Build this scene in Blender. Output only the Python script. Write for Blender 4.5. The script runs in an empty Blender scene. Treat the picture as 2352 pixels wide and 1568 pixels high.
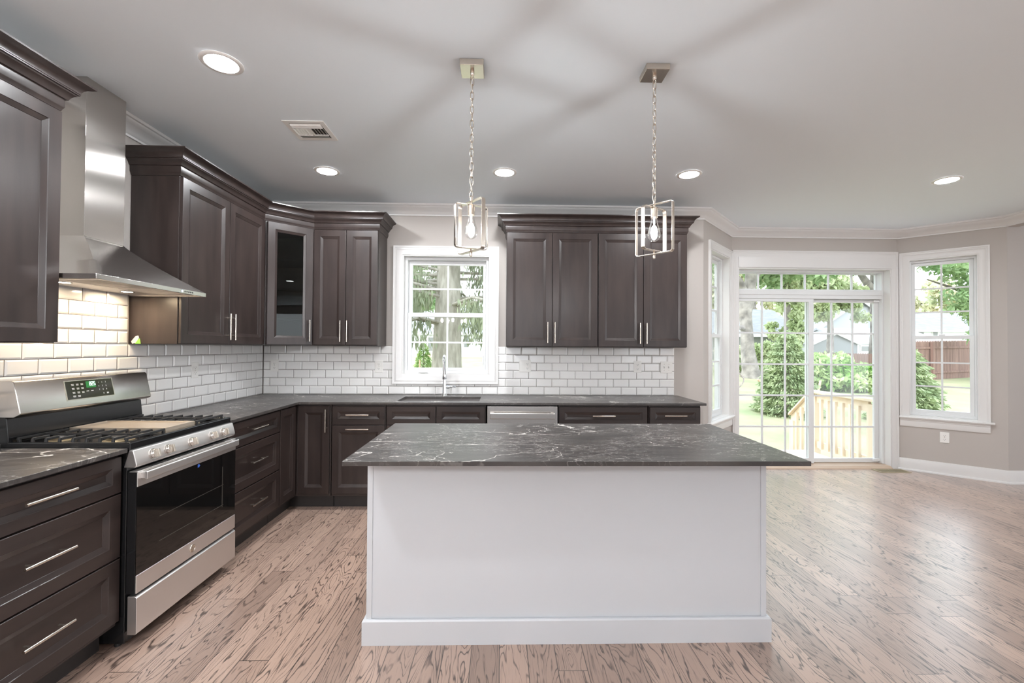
import bpy, math, random
import numpy as np
from mathutils import Vector, Matrix

random.seed(7)
PI = math.pi
S = bpy.context.scene
COL = S.collection

# ------------------------------------------------------------------ camera
F_PX, PITCH, YAW, ROLL, CAM_H = 1023.835, .0127, .0237, .0065, 1.3871
cy_, sy_ = math.cos(YAW), math.sin(YAW)
cp_, sp_ = math.cos(PITCH), math.sin(PITCH)
cr_, sr_ = math.cos(ROLL), math.sin(ROLL)
v_r = Vector((cy_, -sy_, 0)); v_f0 = Vector((sy_, cy_, 0)); v_u = Vector((0, 0, 1))
v_f = v_f0 * cp_ + v_u * sp_
v_u2 = v_u * cp_ - v_f0 * sp_
c_right = v_r * cr_ + v_u2 * sr_
c_up = v_u2 * cr_ - v_r * sr_
cam_d = bpy.data.cameras.new('camera')
cam = bpy.data.objects.new('camera', cam_d); COL.objects.link(cam)
cam_d.sensor_width = 36.0
cam_d.lens = F_PX / 2352 * 36.0
cam_d.clip_start = .05; cam_d.clip_end = 400
m = Matrix.Identity(4)
for i in range(3):
    m[i][0] = c_right[i]; m[i][1] = c_up[i]; m[i][2] = -v_f[i]
m[2][3] = CAM_H
cam.matrix_world = m
S.camera = cam

# ------------------------------------------------------------------ view, world, sun
S.view_settings.view_transform = 'Standard'
S.view_settings.look = 'None'
S.view_settings.exposure = 1.52
S.view_settings.gamma = 1.0
S.view_settings.use_curve_mapping = False
try:
    S.cycles.use_denoising = True
    S.cycles.max_bounces = 10; S.cycles.diffuse_bounces = 6
    S.cycles.glossy_bounces = 5; S.cycles.transparent_max_bounces = 24
    S.cycles.transmission_bounces = 6
    S.cycles.caustics_reflective = False; S.cycles.caustics_refractive = False
    S.cycles.sample_clamp_indirect = 6.0
except Exception:
    pass
SKY_STRENGTH = 1.65
DOWNLIGHT = 165.0      # emission of each recessed lamp's lens
FILAMENT = 165.0     # emission of a pendant bulb's filament
CHAND = 260.0         # chandelier bulbs
HOODLAMP = 150.0
SUN_STRENGTH = .85
W = bpy.data.worlds.new('world'); S.world = W; W.use_nodes = True
nt = W.node_tree; nt.nodes.clear()
wo = nt.nodes.new('ShaderNodeOutputWorld'); bg = nt.nodes.new('ShaderNodeBackground')
tc = nt.nodes.new('ShaderNodeTexCoord'); sp = nt.nodes.new('ShaderNodeSeparateXYZ')
rp = nt.nodes.new('ShaderNodeValToRGB')
nt.links.new(tc.outputs['Generated'], sp.inputs[0]); nt.links.new(sp.outputs['Z'], rp.inputs[0])
rp.color_ramp.elements[0].position = .0; rp.color_ramp.elements[0].color = (.9, .95, 1, 1)
rp.color_ramp.elements[1].position = .9; rp.color_ramp.elements[1].color = (.74, .85, 1, 1)
nt.links.new(rp.outputs[0], bg.inputs[0]); bg.inputs[1].default_value = SKY_STRENGTH
nt.links.new(bg.outputs[0], wo.inputs[0])
sun_d = bpy.data.lights.new('sun', 'SUN'); sun_d.energy = SUN_STRENGTH; sun_d.angle = .25
sun_d.color = (1, .96, .88)
sun = bpy.data.objects.new('sun', sun_d); COL.objects.link(sun)
sun.rotation_euler = Vector((.62, .22, -.9)).to_track_quat('-Z', 'Y').to_euler()

# ------------------------------------------------------------------ mesh helpers
def lin(r, g, b):
    def c(x):
        x /= 255.0
        return x / 12.92 if x <= .04045 else ((x + .055) / 1.055) ** 2.4
    return (c(r), c(g), c(b), 1)

class MB:
    def __init__(s): s.v = []; s.f = []
    def add(s, vs, fs):
        o = len(s.v); s.v += [tuple(p) for p in vs]; s.f += [tuple(i + o for i in f) for f in fs]; return s
    def box(s, x0, x1, y0, y1, z0, z1):
        vs = [(x, y, z) for z in (z0, z1) for y in (y0, y1) for x in (x0, x1)]
        return s.add(vs, [(0, 2, 3, 1), (4, 5, 7, 6), (0, 1, 5, 4), (2, 6, 7, 3), (0, 4, 6, 2), (1, 3, 7, 5)])
    def hexa(s, b, t):           # bottom quad, top quad (both counter-clockwise from above)
        return s.add(list(b) + list(t), [(3, 2, 1, 0), (4, 5, 6, 7), (0, 1, 5, 4), (1, 2, 6, 5), (2, 3, 7, 6), (3, 0, 4, 7)])
    def prism(s, poly, z0, z1):  # poly counter-clockwise
        n = len(poly)
        vs = [(x, y, z0) for x, y in poly] + [(x, y, z1) for x, y in poly]
        fs = [tuple(range(n - 1, -1, -1)), tuple(range(n, 2 * n))] + [(i, (i + 1) % n, (i + 1) % n + n, i + n) for i in range(n)]
        return s.add(vs, fs)
    def extr(s, prof, axis, a0, a1):   # closed profile of pairs extruded along 'x' or 'y'
        n = len(prof)
        mk = (lambda p, a: (a, p[0], p[1])) if axis == 'x' else (lambda p, a: (p[0], a, p[1]))
        vs = [mk(p, a0) for p in prof] + [mk(p, a1) for p in prof]
        fs = [tuple(range(n - 1, -1, -1)), tuple(range(n, 2 * n))] + [(i, (i + 1) % n, (i + 1) % n + n, i + n) for i in range(n)]
        return s.add(vs, fs)
    def tube(s, pts, r, n=10, cap=True, closed=False):
        pts = [Vector(p) for p in pts]; N = len(pts)
        rs = r if isinstance(r, (list, tuple)) else [r] * N
        o = len(s.v); prev = None
        for i, p in enumerate(pts):
            if closed: d = pts[(i + 1) % N] - pts[i - 1]
            else: d = pts[min(i + 1, N - 1)] - pts[max(i - 1, 0)]
            d.normalize()
            if prev is None:
                a = Vector((0, 0, 1)) if abs(d.z) < .9 else Vector((1, 0, 0))
                u = d.cross(a).normalized()
            else:
                u = (prev - d * prev.dot(d)).normalized()
            prev = u; w = d.cross(u)
            for k in range(n):
                t = 2 * PI * k / n
                s.v.append(tuple(p + (u * math.cos(t) + w * math.sin(t)) * rs[i]))
        for i in range(N if closed else N - 1):
            j = (i + 1) % N
            for k in range(n):
                s.f.append((o + i * n + k, o + i * n + (k + 1) % n, o + j * n + (k + 1) % n, o + j * n + k))
        if cap and not closed:
            s.f.append(tuple(o + k for k in range(n - 1, -1, -1))); s.f.append(tuple(o + (N - 1) * n + k for k in range(n)))
        return s
    def cyl(s, p0, p1, r, r1=None, n=16): return s.tube([p0, p1], [r, r if r1 is None else r1], n)
    def lathe(s, prof, n=24, c=(0, 0, 0), cap=True):   # profile (radius, z)
        o = len(s.v)
        for r, z in prof:
            for k in range(n):
                t = 2 * PI * k / n
                s.v.append((c[0] + r * math.cos(t), c[1] + r * math.sin(t), c[2] + z))
        for i in range(len(prof) - 1):
            for k in range(n):
                s.f.append((o + i * n + k, o + i * n + (k + 1) % n, o + (i + 1) * n + (k + 1) % n, o + (i + 1) * n + k))
        if cap:
            s.f.append(tuple(o + k for k in range(n - 1, -1, -1)))
            L = o + (len(prof) - 1) * n; s.f.append(tuple(L + k for k in range(n)))
        return s
    def cells(s, xs, ys, solid, z0, z1, vert=False):
        # grid of cells extruded; vert=True: xs along x, ys along z, z0/z1 are the y range
        nx, ny = len(xs) - 1, len(ys) - 1
        sol = {(i, j): solid((xs[i] + xs[i + 1]) / 2, (ys[j] + ys[j + 1]) / 2) for i in range(nx) for j in range(ny)}
        idx = {}; o = len(s.v)
        def V(i, j, k):
            key = (i, j, k)
            if key not in idx:
                idx[key] = len(s.v)
                z = z1 if k else z0
                s.v.append((xs[i], z, ys[j]) if vert else (xs[i], ys[j], z))
            return idx[key]
        fl = (lambda t: tuple(reversed(t))) if vert else (lambda t: t)
        for (i, j), b in sol.items():
            if not b: continue
            s.f.append(fl((V(i, j, 1), V(i + 1, j, 1), V(i + 1, j + 1, 1), V(i, j + 1, 1))))
            s.f.append(fl((V(i, j, 0), V(i, j + 1, 0), V(i + 1, j + 1, 0), V(i + 1, j, 0))))
            if not sol.get((i, j - 1)): s.f.append(fl((V(i, j, 0), V(i + 1, j, 0), V(i + 1, j, 1), V(i, j, 1))))
            if not sol.get((i, j + 1)): s.f.append(fl((V(i + 1, j + 1, 0), V(i, j + 1, 0), V(i, j + 1, 1), V(i + 1, j + 1, 1))))
            if not sol.get((i - 1, j)): s.f.append(fl((V(i, j + 1, 0), V(i, j, 0), V(i, j, 1), V(i, j + 1, 1))))
            if not sol.get((i + 1, j)): s.f.append(fl((V(i + 1, j, 0), V(i + 1, j + 1, 0), V(i + 1, j + 1, 1), V(i + 1, j, 1))))
        return s
    def sweep(s, prof, path, closed_profile=True):
        # profile (p, z): p offset to the right of the walking direction; mitred
        P = [Vector((x, y)) for x, y in path]; N = len(P); n = len(prof); o = len(s.v)
        for i in range(N):
            d0 = (P[i] - P[i - 1]).normalized() if i > 0 else None
            d1 = (P[i + 1] - P[i]).normalized() if i < N - 1 else None
            n0 = Vector((d0.y, -d0.x)) if d0 else None
            n1 = Vector((d1.y, -d1.x)) if d1 else None
            if n0 is None: mt = n1
            elif n1 is None: mt = n0
            else: mt = (n0 + n1) / (1 + n0.dot(n1))
            for p, z in prof:
                q = P[i] + mt * p; s.v.append((q.x, q.y, z))
        for i in range(N - 1):
            for k in range(n if closed_profile else n - 1):
                a, b = o + i * n + k, o + i * n + (k + 1) % n
                s.f.append((a, a + n, b + n, b))
        s.f.append(tuple(o + k for k in range(n))); s.f.append(tuple(o + (N - 1) * n + k for k in range(n - 1, -1, -1)))
        return s
    def xf(s, M):
        s.v = [tuple(M @ Vector(p)) for p in s.v]; return s

def mesh_of(name, mb, mat, smooth=None):
    me = bpy.data.meshes.new(name)
    me.from_pydata(mb.v, [], mb.f); me.validate(); me.update()
    import bmesh
    b = bmesh.new(); b.from_mesh(me); bmesh.ops.recalc_face_normals(b, faces=b.faces); b.to_mesh(me); b.free()
    if mat: me.materials.append(mat)
    if smooth is not None:
        me.polygons.foreach_set('use_smooth', [True] * len(me.polygons))
        me.set_sharp_from_angle(angle=math.radians(smooth))
    return me

def obj(name, mb, mat, parent=None, bevel=0, smooth=None, seg=2):
    o = bpy.data.objects.new(name, mesh_of(name, mb, mat, smooth)); COL.objects.link(o)
    if parent: o.parent = parent
    if bevel:
        md = o.modifiers.new('bevel', 'BEVEL'); md.width = bevel; md.segments = seg; md.limit_method = 'ANGLE'; md.angle_limit = math.radians(40)
        if smooth is None:
            o.data.polygons.foreach_set('use_smooth', [True] * len(o.data.polygons)); md.harden_normals = True
    return o

def tag(o, label, cat, group=None, kind=None):
    if label: o['label'] = label
    if cat: o['category'] = cat
    if group: o['group'] = group
    if kind: o['kind'] = kind
    return o

def thing(name, label, cat, loc=(0, 0, 0), rz=0, group=None, kind=None):
    o = bpy.data.objects.new(name, None); COL.objects.link(o)
    o.location = loc; o.rotation_euler = (0, 0, rz); o.empty_display_size = .1
    return tag(o, label, cat, group, kind)

def copy_tree(o, parent=None):
    c = o.copy(); COL.objects.link(c); c.parent = parent
    for ch in list(o.children): copy_tree(ch, c)
    return c

def struct(o, label, cat): return tag(o, label, cat, None, 'structure')

# ------------------------------------------------------------------ materials
def new_mat(name):
    mt = bpy.data.materials.new(name); mt.use_nodes = True
    t = mt.node_tree; b = t.nodes['Principled BSDF']
    return mt, t, b
def pm(name, col, rough=.5, metal=0, spec=.5, noise=None, bump=None, coat=0, aniso=0):
    mt, t, b = new_mat(name)
    b.inputs['Base Color'].default_value = col; b.inputs['Roughness'].default_value = rough
    b.inputs['Metallic'].default_value = metal; b.inputs['Specular IOR Level'].default_value = spec
    b.inputs['Coat Weight'].default_value = coat; b.inputs['Coat Roughness'].default_value = .15
    if aniso:
        b.inputs['Anisotropic'].default_value = aniso
        tg = t.nodes.new('ShaderNodeTangent'); tg.direction_type = 'RADIAL'; tg.axis = 'Z'
        t.links.new(tg.outputs[0], b.inputs['Tangent'])
    co = t.nodes.new('ShaderNodeTexCoord')
    if noise:      # (scale xyz, second colour, detail)
        mp = t.nodes.new('ShaderNodeMapping'); mp.inputs['Scale'].default_value = noise[0]
        nz = t.nodes.new('ShaderNodeTexNoise'); nz.inputs['Scale'].default_value = 1; nz.inputs['Detail'].default_value = noise[2]
        mx = t.nodes.new('ShaderNodeMix'); mx.data_type = 'RGBA'
        mr = t.nodes.new('ShaderNodeMapRange'); mr.inputs[1].default_value = .3; mr.inputs[2].default_value = .7
        t.links.new(co.outputs['Object'], mp.inputs[0]); t.links.new(mp.outputs[0], nz.inputs['Vector'])
        t.links.new(nz.outputs[0], mr.inputs[0]); t.links.new(mr.outputs[0], mx.inputs[0])
        mx.inputs[6].default_value = col; mx.inputs[7].default_value = noise[1]
        t.links.new(mx.outputs[2], b.inputs['Base Color'])
    if bump:       # (scale xyz, strength, distance)
        mp = t.nodes.new('ShaderNodeMapping'); mp.inputs['Scale'].default_value = bump[0]
        nz = t.nodes.new('ShaderNodeTexNoise'); nz.inputs['Scale'].default_value = 1; nz.inputs['Detail'].default_value = 3
        bp = t.nodes.new('ShaderNodeBump'); bp.inputs['Strength'].default_value = bump[1]; bp.inputs['Distance'].default_value = bump[2]
        t.links.new(co.outputs['Object'], mp.inputs[0]); t.links.new(mp.outputs[0], nz.inputs['Vector'])
        t.links.new(nz.outputs[0], bp.inputs['Height']); t.links.new(bp.outputs[0], b.inputs['Normal'])
    return mt
def emis(name, col, st):
    mt, t, b = new_mat(name)
    b.inputs['Base Color'].default_value = (0, 0, 0, 1)
    b.inputs['Emission Color'].default_value = col; b.inputs['Emission Strength'].default_value = st
    return mt
def glass(name, tint=(1, 1, 1, 1), rough=0.0, ior=1.45, boost=1.0):
    mt = bpy.data.materials.new(name); mt.use_nodes = True; t = mt.node_tree; t.nodes.clear()
    o = t.nodes.new('ShaderNodeOutputMaterial'); tr = t.nodes.new('ShaderNodeBsdfTransparent'); gl = t.nodes.new('ShaderNodeBsdfGlossy')
    fr = t.nodes.new('ShaderNodeFresnel'); mx = t.nodes.new('ShaderNodeMixShader'); mu = t.nodes.new('ShaderNodeMath'); mu.operation = 'MULTIPLY'
    tr.inputs[0].default_value = tint; gl.inputs['Roughness'].default_value = rough; fr.inputs[0].default_value = ior
    mu.inputs[1].default_value = boost
    t.links.new(fr.outputs[0], mu.inputs[0]); t.links.new(mu.outputs[0], mx.inputs[0])
    t.links.new(tr.outputs[0], mx.inputs[1]); t.links.new(gl.outputs[0], mx.inputs[2]); t.links.new(mx.outputs[0], o.inputs[0])
    return mt

M_WALL = pm('warm_grey_paint', lin(188, 181, 175), .6, bump=((160, 160, 160), .05, .002))
M_CEIL = pm('ceiling_paint', lin(236, 243, 248), .75, bump=((140, 140, 140), .04, .002))
M_TRIM = pm('white_trim_paint', lin(224, 222, 220), .32)
M_VINYL = pm('white_vinyl', lin(226, 227, 227), .3)
M_ISLE = pm('white_island_paint', lin(208, 211, 215), .38)
M_CAB = pm('espresso_stained_maple', lin(58, 48, 45), .32, spec=.5, noise=((16, 16, 2.4), lin(44, 36, 34), 5), bump=((90, 90, 6), .06, .002))
M_CABH = pm('espresso_stained_maple_drawer', lin(58, 48, 45), .32, spec=.5, noise=((2.4, 16, 16), lin(44, 36, 34), 5), bump=((6, 90, 90), .06, .002))
M_CABIN = pm('dark_cabinet_carcass', lin(58, 49, 46), .5)
M_TOE = pm('toe_kick_dark', lin(52, 48, 47), .5)
M_STEEL = pm('brushed_stainless', lin(205, 200, 195), .19, metal=1, aniso=.95)
M_STEELH = pm('brushed_stainless_horizontal', lin(226, 222, 219), .42, metal=1, bump=((600, 6, 600), .05, .001))
M_HOOD = pm('brushed_stainless_hood', lin(205, 200, 195), .25, metal=1, bump=((600, 6, 600), .04, .001))
M_NICKEL = pm('brushed_nickel', lin(214, 204, 192), .25, metal=1, bump=((200, 200, 200), .03, .001))
M_CHROME = pm('chrome', lin(230, 232, 235), .06, metal=1)
M_SINK = pm('sink_steel', lin(215, 208, 200), .3, metal=1)
M_BLACK = pm('black_enamel', lin(28, 28, 29), .18)
M_BLACKM = pm('black_satin', lin(36, 36, 37), .4)
M_IRON = pm('cast_iron', lin(44, 43, 43), .42, bump=((300, 300, 300), .15, .002))
M_OVENGL = pm('oven_glass', lin(16, 16, 16), .04, spec=.6)
M_DISP = pm('display_panel', lin(46, 44, 38), .08)
M_GREEN = emis('display_green', (.03, .25, .05, 1), .35)
M_DIGIT = emis('display_digits', (.75, .9, 1, 1), 1.6)
M_PRINT = pm('printed_white', lin(225, 225, 225), .5)
M_PLASTIC = pm('white_plastic', lin(240, 238, 234), .3)
M_SLOT = pm('dark_slot', lin(45, 42, 40), .6)
M_GROUT = pm('dark_grout', lin(96, 88, 84), .85)
M_TILE = pm('white_glazed_tile', lin(246, 245, 243), .1, noise=((3, 3, 3), lin(242, 240, 238), 2))
M_PAPER = pm('white_paper', lin(235, 230, 225), .7)
M_LIME = pm('lime_tape', lin(150, 215, 90), .6)
M_BLUE = pm('blue_tape', lin(60, 105, 200), .6)
M_BRONZE = pm('register_metal', lin(176, 164, 136), .4, metal=.6)
M_RSLOT = pm('register_slot', lin(96, 86, 68), .6)
M_GLASS = glass('window_glass', (.97, .985, .98, 1), 0, 1.45, .4)
M_CGLASS = glass('cabinet_glass', (.62, .66, .63, 1), 0, 1.5, .55)
M_BULB = glass('bulb_glass', (.99, .99, .99, 1), 0, 1.45, .5)
M_LENS = emis('downlight_lens', (.94, .97, 1, 1), DOWNLIGHT)
M_LENSD = emis('added_dim_downlight_lens', (.94, .97, 1, 1), DOWNLIGHT * .12)  # weaker lens, only for the added recessed lights out of view
M_FIL = emis('bulb_filament', (.94, .97, 1, 1), FILAMENT)
M_CHB = emis('chandelier_bulb', (.97, .98, 1, 1), CHAND)
M_PUCK = emis('hood_lamp', (1, .78, .52, 1), HOODLAMP)
M_LED = emis('hood_led', (.35, .45, 1, 1), 2.5)

def stone_mat(name):
    mt, t, b = new_mat(name); N = t.nodes; L = t.links
    co = N.new('ShaderNodeTexCoord')
    def mapn(sc, rot=(0, 0, 0)):
        mp = N.new('ShaderNodeMapping'); mp.inputs['Scale'].default_value = sc; mp.inputs['Rotation'].default_value = rot
        L.new(co.outputs['Object'], mp.inputs[0]); return mp
    def noise(mp, scale, det, dist=0):
        n = N.new('ShaderNodeTexNoise'); n.inputs['Scale'].default_value = scale; n.inputs['Detail'].default_value = det; n.inputs['Distortion'].default_value = dist
        L.new(mp.outputs[0], n.inputs['Vector']); return n
    def rng(sock, a, c, lo=0, hi=1):
        r = N.new('ShaderNodeMapRange'); r.interpolation_type = 'SMOOTHSTEP'
        r.inputs[1].default_value = a; r.inputs[2].default_value = c; r.inputs[3].default_value = lo; r.inputs[4].default_value = hi
        L.new(sock, r.inputs[0]); return r.outputs[0]
    def math_(op, a, bb):
        q = N.new('ShaderNodeMath'); q.operation = op
        for i, s in enumerate((a, bb)):
            if isinstance(s, (int, float)): q.inputs[i].default_value = s
            else: L.new(s, q.inputs[i])
        return q.outputs[0]
    def vein(mp, scale, det, dist, w):
        n = noise(mp, scale, det, dist)
        d = math_('ABSOLUTE', math_('SUBTRACT', n.outputs[0], .5), 0)
        return rng(d, 0, w, 1, 0)
    m1 = mapn((.55, 1.0, 1), (0, 0, .18)); m2 = mapn((1, 1.6, 1), (0, 0, -.5)); m3 = mapn((1.3, 5, 1), (0, 0, .06))
    v1 = vein(m1, 1.6, 6, .35, .0046)
    k1 = rng(noise(mapn((1, 1, 1)), 1.7, 2).outputs[0], .38, .55)
    v2 = vein(m2, 4.6, 6, .5, .008)
    k2 = rng(noise(mapn((1, 1, 1), (0, 0, 1)), 3.0, 3).outputs[0], .45, .62)
    v3 = vein(m3, 9.0, 6, .4, .018)
    k3 = rng(noise(mapn((1, 1, 1), (0, 0, 2)), 2.2, 3).outputs[0], .4, .62)
    tot = math_('MAXIMUM', math_('MULTIPLY', v1, k1), math_('MULTIPLY', math_('MULTIPLY', v2, k2), .95))
    tot = math_('MAXIMUM', tot, math_('MULTIPLY', math_('MULTIPLY', v3, k3), .55))
    basen = noise(mapn((1.2, 6, 1)), 3.5, 6)
    mx = N.new('ShaderNodeMix'); mx.data_type = 'RGBA'; mx.inputs[6].default_value = lin(56, 52, 51); mx.inputs[7].default_value = lin(78, 73, 70)
    L.new(rng(basen.outputs[0], .3, .75), mx.inputs[0])
    mv = N.new('ShaderNodeMix'); mv.data_type = 'RGBA'; mv.inputs[7].default_value = lin(226, 220, 214)
    ge = N.new('ShaderNodeNewGeometry'); sz = N.new('ShaderNodeSeparateXYZ'); L.new(ge.outputs['Normal'], sz.inputs[0])
    L.new(mx.outputs[2], mv.inputs[6]); L.new(math_('MULTIPLY', tot, rng(sz.outputs['Z'], .4, .9, .12, 1)), mv.inputs[0]); L.new(mv.outputs[2], b.inputs['Base Color'])
    b.inputs['Roughness'].default_value = .34; b.inputs['Specular IOR Level'].default_value = .55
    bp = N.new('ShaderNodeBump'); bp.inputs['Strength'].default_value = .12; bp.inputs['Distance'].default_value = .002
    bn = noise(mapn((1, 1, 1)), 70, 3); L.new(bn.outputs[0], bp.inputs['Height']); L.new(bp.outputs[0], b.inputs['Normal'])
    return mt
M_STONE = stone_mat('dark_veined_stone')

def floor_mat():
    mt, t, b = new_mat('oak_plank_floor'); N = t.nodes; L = t.links
    co = N.new('ShaderNodeTexCoord'); sx = N.new('ShaderNodeSeparateXYZ'); L.new(co.outputs['Object'], sx.inputs[0])
    def math_(op, a, bb=0.0, cc=None):
        q = N.new('ShaderNodeMath'); q.operation = op
        for i, s in enumerate((a, bb) if cc is None else (a, bb, cc)):
            if isinstance(s, (int, float)): q.inputs[i].default_value = s
            else: L.new(s, q.inputs[i])
        return q.outputs[0]
    def comb(x, y, z):
        c = N.new('ShaderNodeCombineXYZ')
        for i, s in enumerate((x, y, z)):
            if isinstance(s, (int, float)): c.inputs[i].default_value = s
            else: L.new(s, c.inputs[i])
        return c.outputs[0]
    def rng(sock, a, c, lo=0, hi=1):
        r = N.new('ShaderNodeMapRange'); r.interpolation_type = 'SMOOTHSTEP'
        r.inputs[1].default_value = a; r.inputs[2].default_value = c; r.inputs[3].default_value = lo; r.inputs[4].default_value = hi
        L.new(sock, r.inputs[0]); return r.outputs[0]
    PW, PL = .127, 1.25
    X, Y = sx.outputs[0], sx.outputs[1]
    u = math_('DIVIDE', X, PW); row = math_('FLOOR', u); fu = math_('FRACT', u)
    wn = N.new('ShaderNodeTexWhiteNoise'); wn.noise_dimensions = '1D'; L.new(row, wn.inputs['W'])
    v = math_('ADD', math_('DIVIDE', Y, PL), math_('MULTIPLY', wn.outputs['Value'], 7.3)); brd = math_('FLOOR', v); fv = math_('FRACT', v)
    w2 = N.new('ShaderNodeTexWhiteNoise'); w2.noise_dimensions = '2D'; L.new(comb(row, brd, 0), w2.inputs['Vector'])
    r = w2.outputs['Value']
    # seams
    du = math_('MULTIPLY', math_('MINIMUM', fu, math_('SUBTRACT', 1, fu)), PW)
    dv = math_('MULTIPLY', math_('MINIMUM', fv, math_('SUBTRACT', 1, fv)), PL)
    seam = rng(math_('MINIMUM', du, dv), .0006, .0030, 1, 0)
    # cathedral grain: contours of a stretched noise, shifted per board
    g = N.new('ShaderNodeTexNoise'); g.inputs['Scale'].default_value = 1; g.inputs['Detail'].default_value = 2.5; g.inputs['Roughness'].default_value = .45; g.inputs['Distortion'].default_value = .5
    L.new(comb(math_('ADD', math_('MULTIPLY', X, 10.0), math_('MULTIPLY', r, 53)), math_('ADD', math_('MULTIPLY', Y, 1.45), math_('MULTIPLY', r, 31)), math_('MULTIPLY', r, 17)), g.inputs['Vector'])
    jit = N.new('ShaderNodeTexNoise'); jit.inputs['Scale'].default_value = 1; jit.inputs['Detail'].default_value = 2
    L.new(comb(math_('MULTIPLY', X, 55), math_('MULTIPLY', Y, 9), r), jit.inputs['Vector'])
    gv = math_('ADD', math_('MULTIPLY', g.outputs[0], 17), math_('MULTIPLY', jit.outputs[0], .7))
    pp = math_('MULTIPLY', math_('PINGPONG', gv, .5), 2)
    line = rng(pp, .0, .36, 1, 0)
    thick = N.new('ShaderNodeTexNoise'); thick.inputs['Scale'].default_value = 1; thick.inputs['Detail'].default_value = 2
    L.new(comb(math_('MULTIPLY', X, 16), math_('MULTIPLY', Y, 3), math_('ADD', r, 4)), thick.inputs['Vector'])
    line = math_('MULTIPLY', line, rng(thick.outputs[0], .3, .62, .35, 1))
    pore = N.new('ShaderNodeTexNoise'); pore.inputs['Scale'].default_value = 1; pore.inputs['Detail'].default_value = 2
    L.new(comb(math_('MULTIPLY', X, 260), math_('MULTIPLY', Y, 9), r), pore.inputs['Vector'])
    pl = rng(pore.outputs[0], .55, .75, 0, .35)
    dark = math_('MINIMUM', math_('ADD', math_('MULTIPLY', line, 1.0), pl), 1)
    base = N.new('ShaderNodeMix'); base.data_type = 'RGBA'; base.inputs[6].default_value = lin(188, 160, 143); base.inputs[7].default_value = lin(156, 131, 117)
    L.new(r, base.inputs[0])
    m1 = N.new('ShaderNodeMix'); m1.data_type = 'RGBA'; m1.inputs[7].default_value = lin(72, 57, 50)
    L.new(base.outputs[2], m1.inputs[6]); L.new(dark, m1.inputs[0])
    m2 = N.new('ShaderNodeMix'); m2.data_type = 'RGBA'; m2.inputs[7].default_value = lin(48, 38, 33)
    L.new(m1.outputs[2], m2.inputs[6]); L.new(math_('MULTIPLY', seam, .9), m2.inputs[0]); L.new(m2.outputs[2], b.inputs['Base Color'])
    L.new(rng(dark, 0, 1, .30, .42), b.inputs['Roughness']); b.inputs['Coat Weight'].default_value = 1.0; b.inputs['Coat Roughness'].default_value = .28
    b.inputs['Specular IOR Level'].default_value = .5
    bp = N.new('ShaderNodeBump'); bp.inputs['Strength'].default_value = .25; bp.inputs['Distance'].default_value = .002
    L.new(math_('SUBTRACT', 1, math_('MAXIMUM', seam, math_('MULTIPLY', dark, .25))), bp.inputs['Height']); L.new(bp.outputs[0], b.inputs['Normal'])
    return mt
M_FLOOR = floor_mat()

def leaf_mat(name, a, c, sc=1.2, trans=.35):
    mt, t, b = new_mat(name); N = t.nodes; L = t.links
    co = N.new('ShaderNodeTexCoord'); nz = N.new('ShaderNodeTexNoise'); nz.inputs['Scale'].default_value = sc; nz.inputs['Detail'].default_value = 4
    mr = N.new('ShaderNodeMapRange'); mr.inputs[1].default_value = .35; mr.inputs[2].default_value = .65
    mx = N.new('ShaderNodeMix'); mx.data_type = 'RGBA'; mx.inputs[6].default_value = a; mx.inputs[7].default_value = c
    L.new(co.outputs['Object'], nz.inputs['Vector']); L.new(nz.outputs[0], mr.inputs[0]); L.new(mr.outputs[0], mx.inputs[0])
    L.new(mx.outputs[2], b.inputs['Base Color']); b.inputs['Roughness'].default_value = .6
    tl = N.new('ShaderNodeBsdfTranslucent'); L.new(mx.outputs[2], tl.inputs[0])
    ms = N.new('ShaderNodeMixShader'); ms.inputs[0].default_value = trans
    L.new(b.outputs[0], ms.inputs[1]); L.new(tl.outputs[0], ms.inputs[2]); L.new(ms.outputs[0], N['Material Output'].inputs[0])
    return mt
M_LEAF1 = leaf_mat('bright_leaf', lin(168, 184, 132), lin(204, 210, 172))
M_LEAF2 = leaf_mat('green_leaf', lin(122, 152, 100), lin(168, 188, 140))
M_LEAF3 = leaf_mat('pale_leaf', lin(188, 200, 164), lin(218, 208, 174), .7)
M_LEAFW = leaf_mat('variegated_leaf', lin(112, 160, 62), lin(214, 222, 176), 1.6)
M_SPRUCE = leaf_mat('spruce_needle', lin(128, 146, 106), lin(182, 194, 150), 3, .2)
M_BOUGH = leaf_mat('dark_spruce_needle', lin(112, 120, 96), lin(158, 164, 134), 1.2, .25)
M_ARBOR = leaf_mat('young_spruce_needle', lin(110, 146, 78), lin(180, 200, 130), 5, .25)
M_BARK = pm('grey_bark', lin(168, 160, 152), .9, noise=((3, 3, 3), lin(104, 98, 94), 6), bump=((9, 9, 5), .5, .05))
M_BARKB = pm('spruce_bark', lin(166, 160, 148), .9, noise=((10, 10, 3), lin(124, 118, 106), 6), bump=((14, 14, 3), .6, .05))
M_LUMBER = pm('new_lumber', lin(216, 202, 180), .7, noise=((8, 8, 1.5), lin(202, 184, 158), 4))
M_FENCE = pm('brown_fence', lin(152, 122, 110), .8, noise=((9, 9, .8), lin(122, 96, 88), 4))
M_PICKET = pm('weathered_picket', lin(208, 204, 194), .8)
M_STAKE = pm('stake_wood', lin(214, 176, 150), .8)
M_SIDEW = pm('white_siding', lin(238, 240, 242), .6)
M_SIDEG = pm('grey_siding', lin(162, 164, 167), .6)
M_SIDET = pm('taupe_siding', lin(142, 146, 138), .6)
M_ROOF = pm('grey_shingle', lin(134, 135, 136), .8, noise=((2, 2, 9), lin(118, 120, 122), 3))
M_ROOFL = pm('light_shingle', lin(160, 161, 164), .8)
M_DARKW = pm('house_window', lin(126, 128, 124), .2)
M_BRICK = pm('tan_stoop', lin(224, 192, 160), .8)
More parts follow.
